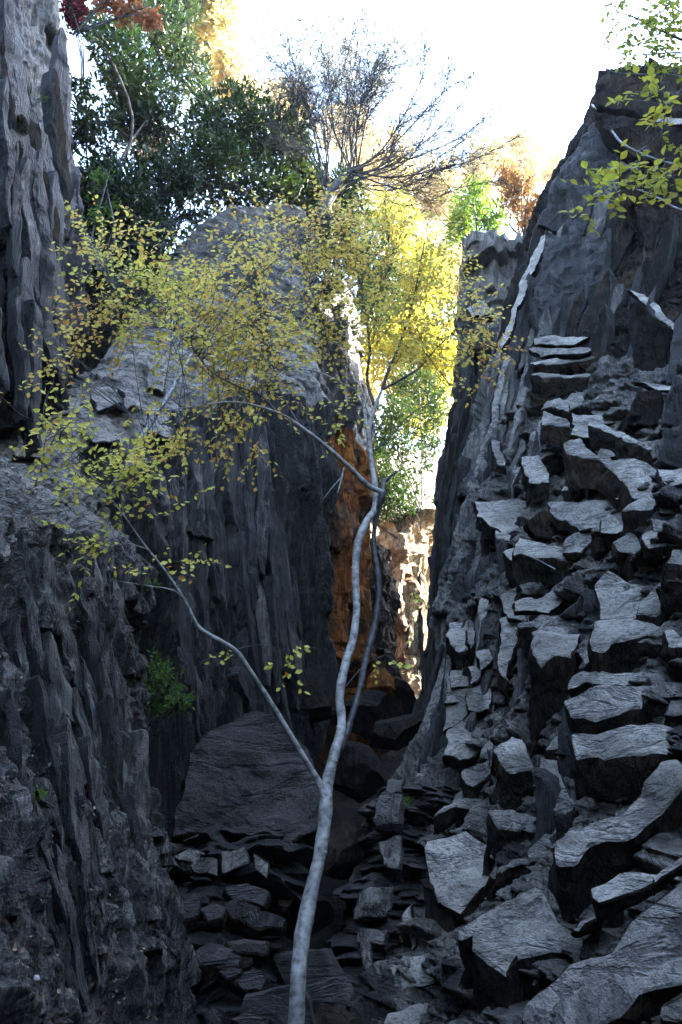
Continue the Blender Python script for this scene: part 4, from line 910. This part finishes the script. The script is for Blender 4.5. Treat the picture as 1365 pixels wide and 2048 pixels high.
for (cx, cy, rx, ry, Y, dY, nt, (ta, tb)) in SPR:
    for k in range(int(nt * ((2.1 if cx > 480 else 1.7) if not (cy < 530 and 420 < cx < 600) else 1.1)) if nt > 4 else nt):
        a = RNG.uniform(0, 2 * math.pi); rr = math.sqrt(RNG.uniform(0, 1)); x = cx + rx * rr * math.cos(a); y = cy + ry * rr * math.sin(a)
        e = W(x, y, Y + RNG.normal() * dY * .6)
        d2 = ((SKEL - e) ** 2).sum(1); s = SKEL[d2.argmin()]; L = math.sqrt(d2.min())
        dirn = (e - s) / (L + 1e-6) + RNG.normal(size=3) * .25
        tl = RNG.uniform(.22, .48)
        d_end = dirn * .5 + vec(RNG.normal() * .4, RNG.normal() * .3, -.05 + RNG.normal() * .3); d_end /= np.linalg.norm(d_end)
        e2 = e + d_end * tl
        mid = (s + e) / 2 + RNG.normal(size=3) * .06 * L + vec(0, 0, .04 * L)
        path = spline([s, mid, e, e + d_end * tl * .5 + RNG.normal(size=3) * .02, e2], 12)
        if L < 1.6: tw.tube(path, np.linspace(.0032, .0012, 12), 3)
        else: tw.tube(path[5:], np.linspace(.003, .0016, 7), 3)
        nl = int(tl / .030); side = 1
        perp = np.cross(d_end, vec(RNG.normal() * .3, -.2, 1)); perp /= np.linalg.norm(perp)
        for j in range(nl):
            f = (j + .5) / nl; p = e + (e2 - e) * f + RNG.normal(size=3) * .012
            if RNG.random() < .18: continue
            side = -side
            LP.append(p); LD.append(d_end * .7 + perp * side * .9 + RNG.normal(size=3) * .3 + vec(0, 0, -.25)); LS.append(RNG.uniform(.030, .055)); LT.append(ta + (tb - ta) * RNG.random() * .9 + .12 if RNG.random() > .06 else RNG.uniform(.75, 1))
tw.build('twigs', M['bark_d'], tree, kind='stuff')
LP, LD, LS, LT = map(np.array, (LP, LD, LS, LT))
order = np.argsort(-(LS / LP[:, 1]))
put_leaves(LP, LD, LS, LT, M['leaf_y'], tree, 298, order)

# ---- branch hanging in from the upper right (two of them, near)
def overhang(name, label, paths, sprays, mat, nmax, grp=None):
    base = W(paths[0][0][0], paths[0][0][1], paths[0][0][2])
    o = empty(name, Vector(base), label, 'branch', grp)
    sk = []
    for k, p in enumerate(paths):
        P, r = px_path(p, 30); b = MB(); b.tube(P, r, 7, .15); b.build('branch' if k else 'main_branch', M['bark_d'], o); sk.append(P)
    sk = np.concatenate(sk); LP, LD, LS, LT = [], [], [], []; tw = MB()
    for (cx, cy, rx, ry, Y, dY, n, ls, (ta, tb)) in sprays:
        for k in range(n):
            a = RNG.uniform(0, 6.283); rr = math.sqrt(RNG.uniform()); e = W(cx + rx * rr * math.cos(a), cy + ry * rr * math.sin(a), Y + RNG.normal() * dY)
            d2 = ((sk - e) ** 2).sum(1); s = sk[d2.argmin()]; L = math.sqrt(d2.min()) + 1e-6
            dd = (e - s) / L * .6 + RNG.normal(size=3) * .4; dd /= np.linalg.norm(dd)
            tw.tube(spline([s, (s + e) / 2 + RNG.normal(size=3) * .04 * L, e, e + dd * .16], 8), np.linspace(.004, .0015, 8), 3)
            pr = np.cross(dd, vec(0, -.5, 1)); pr /= np.linalg.norm(pr)
            for j in range(5):
                LP.append(e + dd * .04 * j); LD.append(dd * .8 + pr * (1 if j % 2 else -1) * .9 + RNG.normal(size=3) * .25); LS.append(RNG.uniform(.85, 1.35) * ls); LT.append(ta + (tb - ta) * RNG.random())
    tw.build('twigs', M['bark_d'], o, kind='stuff')
    LP, LD, LS, LT = map(np.array, (LP, LD, LS, LT)); put_leaves(LP, LD, LS, LT, mat, o, nmax, np.argsort(-LS / LP[:, 1]))
overhang('overhanging_branch', 'yellow-green leafy branch hanging in front of the dark right cliff top',
    [[(1480,250,4.6,5),(1400,310,4.6,4),(1365,335,4.6,3),(1300,370,4.6,2.4),(1240,385,4.6,1.8),(1180,410,4.6,1.2),(1130,432,4.6,.7)], [(1400,150,4.6,3),(1345,200,4.6,2),(1325,260,4.6,1.5),(1330,330,4.6,1)], [(1325,260,4.6,1.2),(1290,300,4.6,1),(1260,350,4.6,.8)]],
    [(1290,355,70,35,4.6,.12,26,.056,(.35,.8)), (1195,385,40,25,4.6,.1,9,.06,(.25,.8)), (1150,425,30,12,4.6,.08,4,.052,(.4,.8)), (1300,190,40,25,4.6,.1,9,.055,(.2,.7)), (1310,250,30,40,4.6,.1,7,.055,(.4,.95)), (1345,300,25,40,4.6,.1,6,.06,(.2,.7))], M['leaf_g'], 280)
overhang('overhanging_branch', 'pale green leafy bough in the top right corner against the sky',
    [[(1500,160,6,6),(1400,90,6,5),(1365,80,6,4),(1320,60,6,3),(1270,35,6,2.2),(1235,25,6,1.2)], [(1420,60,6,3),(1340,10,6,2),(1290,-30,6,1)], [(1400,110,6,2.5),(1350,105,6,2),(1290,110,6,1.2)]],
    [(1330,30,55,45,6,.3,46,.06,(.0,.5)), (1280,90,45,35,6,.25,16,.05,(.0,.5)), (1240,70,30,50,6,.2,10,.045,(.1,.5)), (1340,110,40,30,6,.2,20,.055,(.0,.5)), (1235,10,20,20,6,.2,6,.05,(.1,.5))], M['leaf_g'], 290)

# ---- shrubs and trees on the rims
def crown_tree(name, label, cat, ells, n, ls, mat, trunk=None, shape=(LONG_V, LONG_F), group=None, tint=(0, 1), barkm='bark_d', stems=5, clump=.9):
    """ells: (px,py,rx,ry,Y,rY); leaves sit in whorls at the ends of small twigs through the crown volume"""
    cs = np.array([W(e[0], e[1], e[4]) for e in ells]); sc = np.array([[e[2] * e[4] / FPX * 1.15, e[5], e[3] * e[4] / FPX * 1.15] for e in ells])
    w = np.array([e[2] * e[3] for e in ells], float); w /= w.sum()
    if trunk is None:
        e = ells[0]; x, y, Y = e[0], e[1] + e[3] * 1.1, e[4]; b0 = W(x, y, Y)
    else: b0 = W(*trunk)
    o = empty(name, Vector(b0), label, cat, group)
    b = MB(); tips = []
    for k in range(stems):
        i = RNG.choice(len(ells), p=w); t = cs[i] + RNG.normal(size=3) * sc[i] * .35
        m1 = b0 + (t - b0) * .4 + RNG.normal(size=3) * .08 * np.linalg.norm(t - b0) * vec(1, 1, .3)
        r0 = (.022 + .014 * RNG.random()) * min(1, float(sc.mean()) / .45); path = spline([b0 + RNG.normal(size=3) * .05, m1, t, t + (t - m1) * .5], 16)
        b.tube(path, np.linspace(r0, .008, 16), 6, .2); tips.append(path)
    b.build('trunk', M[barkm], o)
    tips = np.concatenate(tips)
    nc = max(12, int(n * 1.9 / 9)); ls = ls * 1.2; ci = RNG.choice(len(ells), nc, p=w)
    dirs = RNG.normal(size=(nc, 3)); dirs /= np.linalg.norm(dirs, axis=1)[:, None]
    rad = RNG.uniform(.0, 1, nc) ** .45
    c = cs[ci] + dirs * rad[:, None] * sc[ci]
    keep = fbm(c * clump, 2, 300) > -.42
    if keep.sum() < 5: keep[:] = True
    c = c[keep]; nc = len(c); dirs = dirs[keep]
    tb = MB()
    for k in range(min(nc, 160)):
        s = tips[((tips - c[k]) ** 2).sum(1).argmin()]; tb.tube(spline([s, (s + c[k]) / 2 + RNG.normal(size=3) * .08, c[k]], 5), np.linspace(.009, .003, 5) * min(1, float(sc.mean()) / .45), 3)
    tb.build('twigs', M[barkm], o, kind='stuff')
    P = np.repeat(c, 9, 0) + RNG.normal(size=(nc * 9, 3)) * ls * .45
    D = RNG.normal(size=(nc * 9, 3)) + np.repeat(dirs, 9, 0) * .6 + vec(0, -.1, .25)
    ct = np.repeat(np.clip(.5 + .35 * fbm(c * 1.6, 2, 310), 0, 1), 9)
    tt = np.clip(tint[0] + (tint[1] - tint[0]) * (.55 * ct + .45 * RNG.random(nc * 9)), 0, 1)
    foliage('foliage', P, D, RNG.uniform(.7, 1.2, nc * 9) * ls, M[mat], o, shape, tt)
    return o
G = 'evergreen shrubs crowding the left rim'
crown_tree('evergreen_shrub', 'tall dark evergreen shrub beside the upper left rock wall', 'shrub', [(230,150,100,130,14,1.4),(330,110,100,110,15,1.4),(190,260,60,90,13.4,1.2),(300,250,90,70,15,1.4),(170,90,50,90,14,1)], 8500, .13, 'leaf_rh', (200,420,13.5), group=G, tint=(.1,.9))
crown_tree('evergreen_shrub', 'rounded green rhododendron against the sky left of the bare tree', 'shrub', [(470,260,110,80,16,1.2),(560,300,80,80,16,1.2),(430,340,90,60,15.6,1),(520,380,100,45,16,1)], 6500, .14, 'leaf_rh', (560,430,16), group=G, tint=(.2,1))
crown_tree('evergreen_shrub', 'blackish evergreen shrub in the hollow behind the yellow leaves', 'shrub', [(230,420,100,90,12.5,.9),(330,370,90,70,13.8,1),(420,400,80,45,14.6,.8),(300,480,60,50,12.8,.8),(190,500,50,70,12.2,.8),(380,440,90,45,14.8,.8)], 7500, .12, 'leaf_rh', (260,560,12.8), group=G, tint=(0,.6))
crown_tree('green_sapling', 'bright green leafy sapling beside the upper left wall', 'sapling', [(205,380,30,55,11.4,.4),(200,450,40,40,11.2,.4)], 900, .085, 'leaf_gr', (200,540,11.2), stems=3, tint=(0,.7))
crown_tree('evergreen_shrub', 'dense dark evergreen at the foot of the bare tree on the rim', 'shrub', [(680,400,60,50,17,.9),(650,470,60,70,17,.9),(610,370,50,50,17,.8)], 3600, .13, 'leaf_rh', (660,540,17), group=G, tint=(.1,.9))
crown_tree('golden_tree', 'sunlit golden tree at the top edge left of the sky', 'tree', [(430,60,60,90,20,1.5),(380,30,70,80,20,1.5),(460,150,32,60,20,1),(440,0,55,60,20,1)], 7500, .17, 'leaf_au', (430,330,22), shape=(QUAD_V, QUAD_F), tint=(.1,.9))
crown_tree('green_tree', 'tall olive-green tree rising out of the top of the picture', 'tree', [(330,10,90,80,18,1.4),(370,-60,80,80,18,1.4),(400,180,40,60,19,1)], 4200, .14, 'leaf_rh', (360,330,18), tint=(.3,1))
crown_tree('red_leaved_bush', 'small red-leaved bush at the top beside the left wall', 'bush', [(152,25,22,50,11.5,.4),(165,90,10,20,11.5,.3)], 700, .075, 'leaf_re', (165,150,11.5), stems=3, shape=(LEAF_V, LEAF_F))
crown_tree('yellow_branch', 'yellow-orange leafy branch across the top beside the red bush', 'branch', [(250,18,70,25,11.5,.4),(225,-10,60,40,11.5,.4),(300,30,30,25,11.5,.3)], 600, .075, 'leaf_or', (150,70,11.5), shape=(LEAF_V, LEAF_F), stems=4, tint=(.6,1))
crown_tree('green_shrub', 'light green shrub on the rim right of the slot', 'shrub', [(945,410,45,50,19,.8),(985,440,35,35,18.5,.7),(920,460,30,40,19,.7)], 1700, .12, 'leaf_gr', (960,500,18.5), tint=(.2,1))
crown_tree('orange_shrub', 'orange and green autumn shrub against the right cliff crest', 'shrub', [(1040,385,42,48,17.5,.7),(1060,430,30,35,17,.6),(1010,350,25,25,17.5,.5)], 1700, .10, 'leaf_or', (1050,480,17), tint=(0,.9))
crown_tree('sunlit_tree', 'yellow-green sunlit tree filling the slot above the golden fin', 'tree', [(830,560,80,100,25,1.8),(800,700,80,80,25,1.8),(880,720,50,80,25.5,1.5),(780,450,70,50,26,1.5),(830,820,60,60,25.5,1.5)], 11000, .17, 'leaf_g', (840,1020,24.5), tint=(.1,1), barkm='dead', stems=7)
crown_tree('slot_evergreen', 'glossy green evergreen low in the slot right of the pale trunk', 'shrub', [(790,860,55,70,22,1.1),(790,990,50,50,21.5,1),(850,960,30,60,22.5,1),(870,850,35,60,23,1),(830,790,60,50,23.5,1.2),(740,960,40,90,21.5,1)], 8000, .12, 'leaf_rh', (800,1080,21.5), tint=(.35,1))
crown_tree('dark_slot_tree', 'dark olive tree behind the upper yellow crown of the slender tree', 'tree', [(640,560,60,70,19,1.2),(720,500,70,70,19.5,1.2),(700,600,60,60,19,1.2),(760,590,50,70,20,1)], 4500, .14, 'leaf_rh', (700,760,18.8), tint=(.2,1), stems=6)
# far sunlit autumn trees on the hillside
far = [(760,330,110,90,38),(860,380,90,70,40),(960,330,90,60,44),(1040,300,80,60,46),(690,260,90,60,48),(900,520,80,80,34),(560,220,90,70,44),(780,620,80,90,33),(470,170,70,60,46),(1120,350,70,50,42),(850,780,60,60,31),(700,760,60,80,30)]
names = ['pale gold tree in the haze behind the bare tree fork', 'washed-out yellow tree above the middle of the slot', 'pale yellow tree low in the sky right of the bare tree', 'faint tan tree just left of the right cliff crest', 'faint gold tree seen through the bare twigs',
         'yellow tree behind the green rim shrub', 'faint yellow tree left of the bare tree', 'sunlit gold tree behind the birch top', 'pale yellow tree at the left edge of the sky', 'faint orange tree hugging the right cliff crest', 'yellow tree deep inside the slot', 'pale gold tree behind the birch stem left of the slot']
for (x, y, rx, ry, Y), lb in zip(far, names):
    crown_tree('autumn_tree', lb, 'tree', [(x, y, rx * .8, ry * .8, Y, 2.2), (x + rx * .3, y + ry * .5, rx * .6, ry * .6, Y, 2)], 3600, .17, 'leaf_au', (x, y + ry * 1.9, Y), shape=(QUAD_V, QUAD_F), group='autumn trees on the sunlit hillside', barkm='dead', stems=5)

# ---- bare twiggy tree on the rim
b0 = W(655, 440, 15.2); bare = empty('bare_tree', Vector(b0), 'nearly bare dark tree fanning its twigs against the white sky', 'tree')
tb = MB(); tips = []; stem_end = W(700, 350, 15.2)
tb.tube(spline([b0, W(650, 410, 15.2), W(672, 375, 15.2), stem_end, W(722, 335, 15.2)], 16), np.linspace(.17, .09, 16), 9, .25)
tb.build('trunk', M['bark_d'], bare)
limbs = [(480,120),(520,90),(560,60),(600,35),(640,60),(690,90),(735,60),(800,50),(850,90),(900,130),(955,150),(990,215),(1035,275),(960,300),(900,330),(1000,360),(560,200),(620,160),(780,160),(860,220),(700,200),(500,160),(830,130),(760,110),(540,130),(580,100),(665,40),(710,50),(780,90),(870,170),(930,200),(980,250),(560,280),(610,90),(650,120),(740,170),(820,90),(905,260)]
for (x, y) in limbs:
    e = W(x, y, 15.2 + RNG.normal() * .8); s = stem_end + RNG.normal(size=3) * .16
    if x < 640: s = W(655 + RNG.normal() * 8, 375 + RNG.normal() * 10, 15.2)
    m1 = s + (e - s) * .35 + vec(0, 0, .12 if x < 850 else -.12) * np.linalg.norm(e - s) + RNG.normal(size=3) * .22; m2 = s + (e - s) * .7 + RNG.normal(size=3) * .25
    path = spline([s, m1, m2, e], 28); lb = MB(); lb.tube(path, np.linspace(.024, .004, 28) * RNG.uniform(.7, 1.1), 5, .15); lb.build('limb', M['bark_d'], bare)
    for i in range(6, 28, 1):
        for _ in range(3):
            d = (path[min(i + 1, 27)] - path[i - 1]); d /= np.linalg.norm(d); d = d + RNG.normal(size=3) * .5; d /= np.linalg.norm(d)
            L = RNG.uniform(.5, 1.6) * (1 - i / 45); pp = spline([path[i], path[i] + d * L * .5 + RNG.normal(size=3) * .04, path[i] + d * L + RNG.normal(size=3) * .08 + vec(0, 0, .05)], 7); tips.append(pp)
tb = MB()
LPb = []
for pp in tips:
    tb.tube(pp, np.linspace(.007, .0025, 7), 3)
    for _ in range(3):
        i = RNG.integers(2, 7); d = RNG.normal(size=3) + vec(0, 0, .4); d /= np.linalg.norm(d); q = spline([pp[i], pp[i] + d * .12, pp[i] + d * .28 + RNG.normal(size=3) * .03], 4); tb.tube(q, np.linspace(.005, .002, 4), 3); LPb.extend(q[1:])
tb.build('twigs', M['bark_d'], bare, kind='stuff')
LPb = np.array(LPb); LPb = LPb[RNG.random(len(LPb)) < .9]; px_, py_ = PX(LPb); LPb = LPb[RNG.random(len(LPb)) < np.clip(.62 - (py_ / 340), .03, .45) * np.where(px_ > 800, .5, 1)]
foliage('foliage', LPb, RNG.normal(size=(len(LPb), 3)), RNG.uniform(.06, .12, len(LPb)), M['leaf_bl'], bare, (LONG_V, LONG_F))

# ---- fallen pale pole leaning on the buttress
P, r = px_path([(192,1022,8.0,8.5),(250,940,8.1,7.5),(290,865,8.4,6.5),(335,795,8.7,5),(385,705,9.1,3)], 50); b = MB(); b.tube(P, r, 9, .25)
for i in (18, 30, 41): b.tube([P[i], P[i] + vec(.12, -.1, .10)], [r[i] * .5, r[i] * .3], 5)
b.build('leaning_pole', M['dead'], None, label='pale dead pole leaning up the left buttress among yellow leaves', cat='dead trunk')
# ---- dead sticks on the right cliff
for pts, lb in (([(1165,118,6.0,.8),(1200,135,6,1.2),(1260,150,6,1.6),(1330,152,6,2),(1380,158,6,2.2)], 'thin dark stick poking left from the right cliff top'),
                ([(1222,262,10.2,3),(1250,290,10.1,3.2),(1300,312,10,2.6),(1370,335,9.9,2.2)], 'pale curved dead branch lying high on the right cliff'),
                ([(1275,378,9.9,2),(1310,392,9.8,2.4),(1345,412,9.7,2.8),(1385,432,9.6,3)], 'pale dead branch below the hanging leaves at the right edge'),
                ([(1232,322,9.9,1.6),(1228,360,9.9,1.8),(1242,400,9.9,1.5)], 'short pale upright twig in front of the dark right cliff'),
                ([(1062,1112,9.0,.9),(1085,1125,8.95,1.1),(1112,1141,8.9,1.2)], 'short pale twig lying on the rounded dark boulder of the right cliff')):
    P, r = px_path(pts, 24, .02); b = MB(); b.tube(P, r, 6, .3)
    b.tube([P[12], P[14] + vec(.03, -.05, .12)], [r[12] * .6, r[12] * .3], 5)
    b.build('dead_stick', M['dead'], None, label=lb, cat='stick')

# ---- small plants, moss and fallen leaves
crown_tree('small_shrub', 'dark green fern-like shrub growing on the lower left rock', 'shrub', [(320,1370,48,55,7.4,.25),(355,1405,25,14,7.2,.15)], 650, .035, 'leaf_gr', (310,1440,7.6), stems=4, tint=(0,.6), clump=2)
for x, y, Y, lb in ((85, 195, 8.2, 'tiny green tuft high on the upper left wall'), (305, 1165, 6.9, 'small lime-green tuft at the edge of the near left wall'), (75, 1590, 4.6, 'tiny green sprig with an orange leaf low on the near left wall'), (818, 1605, 9.2, 'small grass-green sprig at the foot of the right cliff')):
    crown_tree('tuft', lb, 'plant', [(x, y, 14, 9, Y - .15, .05)], 60, .016, 'leaf_gr', (x, y + 10, Y), stems=2, clump=3)
for x, y, rx, ry, Y, lb in ((25, 300, 22, 34, 7.6, 'clump of brown moss hanging on the upper left wall'), (45, 255, 8, 30, 7.7, 'narrow brown moss streak on the upper left wall'), (215, 485, 14, 24, 10.8, 'brown moss tuft in the hollow beside the upper left wall')):
    n = 1800; d = RNG.normal(size=(n, 3)); d /= np.linalg.norm(d, axis=1)[:, None]
    Pm = W(x, y, Y - .1) + d * vec(rx * Y / FPX, .12, ry * Y / FPX) * RNG.random((n, 1)) ** .4
    V, F = leaf_cloud(Pm, d + vec(0, 0, -.6), np.full(n, .03), (LONG_V, LONG_F)); tag(mesh_obj('moss_clump', V, F, M['moss'], None, tint=np.repeat(RNG.random(n), 7)), lb, 'moss')
def scatter(Q, sel, n, lo, hi, name, label):
    fl = Q[sel]; i = RNG.choice(len(fl), n); Pn = fl[i] + RNG.normal(size=(n, 3)) * .01
    d = RNG.normal(size=(n, 3)); cam_v = -(Pn - vec(0, 0, CAMZ)); cam_v /= np.linalg.norm(cam_v, axis=1)[:, None]
    o = foliage(name, Pn + cam_v * .03, d, RNG.uniform(lo, hi, n), M['litter'], None); tag(o, label, 'fallen leaves')
def px_of(Q): return PX(Q)
x_, y_ = px_of(QN); scatter(QN, (x_ > 0) & (x_ < 320) & (y_ > 880) & (y_ < 2048), 1500, .012, .028, 'leaf_litter', 'scattered brown fallen leaves stuck on the near left wall')
x_, y_ = px_of(QM); scatter(QM, (x_ > 30) & (x_ < 420) & (y_ > 600) & (y_ < 950), 260, .02, .035, 'leaf_litter', 'scattered fallen leaves on the pale slope of the left buttress')

x_, y_ = px_of(QR); dz = np.gradient(QR[..., 1], axis=0); scatter(QR, (x_ > 850) & (x_ < 1365) & (y_ > 700) & (y_ < 2048), 260, .02, .04, 'leaf_litter', 'sparse dry leaves caught on the steps of the right cliff')
x_, y_ = px_of(TPn); scatter(TPn, (np.abs(TPn[..., 0]) < 4) & (TPn[..., 1] > 5) & (TPn[..., 1] < 16), 500, .02, .045, 'leaf_litter', 'brown fallen leaves in the dark bottom of the gorge')
def finish():
    tot = 0
    for o in scn.objects:
        if o.type == 'MESH': tot += sum(len(p.vertices) - 2 for p in o.data.polygons) if len(o.data.polygons) < 50 else len(o.data.polygons) * 2
    print('TRIS about', tot, 'objects', len(scn.objects))
finish()

# ---- thin sunlit air
bm = bmesh.new(); bmesh.ops.create_cube(bm, size=1)
V = np.array([v.co[:] for v in bm.verts]) * vec(2100, 2100, 92) + vec(0, 0, 38); Fa = np.array([[v.index for v in f.verts] for f in bm.faces]); bm.free()
hm = bpy.data.materials.new('haze'); hm.use_nodes = True; hn = hm.node_tree.nodes; hn.clear()
ho = hn.new('ShaderNodeOutputMaterial'); hv = hn.new('ShaderNodeVolumePrincipled'); hv.inputs['Color'].default_value = (.95, .95, .95, 1); hv.inputs['Density'].default_value = HAZE; hv.inputs['Anisotropy'].default_value = .5
hm.node_tree.links.new(hv.outputs[0], ho.inputs['Volume'])
tag(mesh_obj('haze', V, Fa, hm), 'thin pale sunlit haze filling the air of the gorge and hillside', kind='stuff')
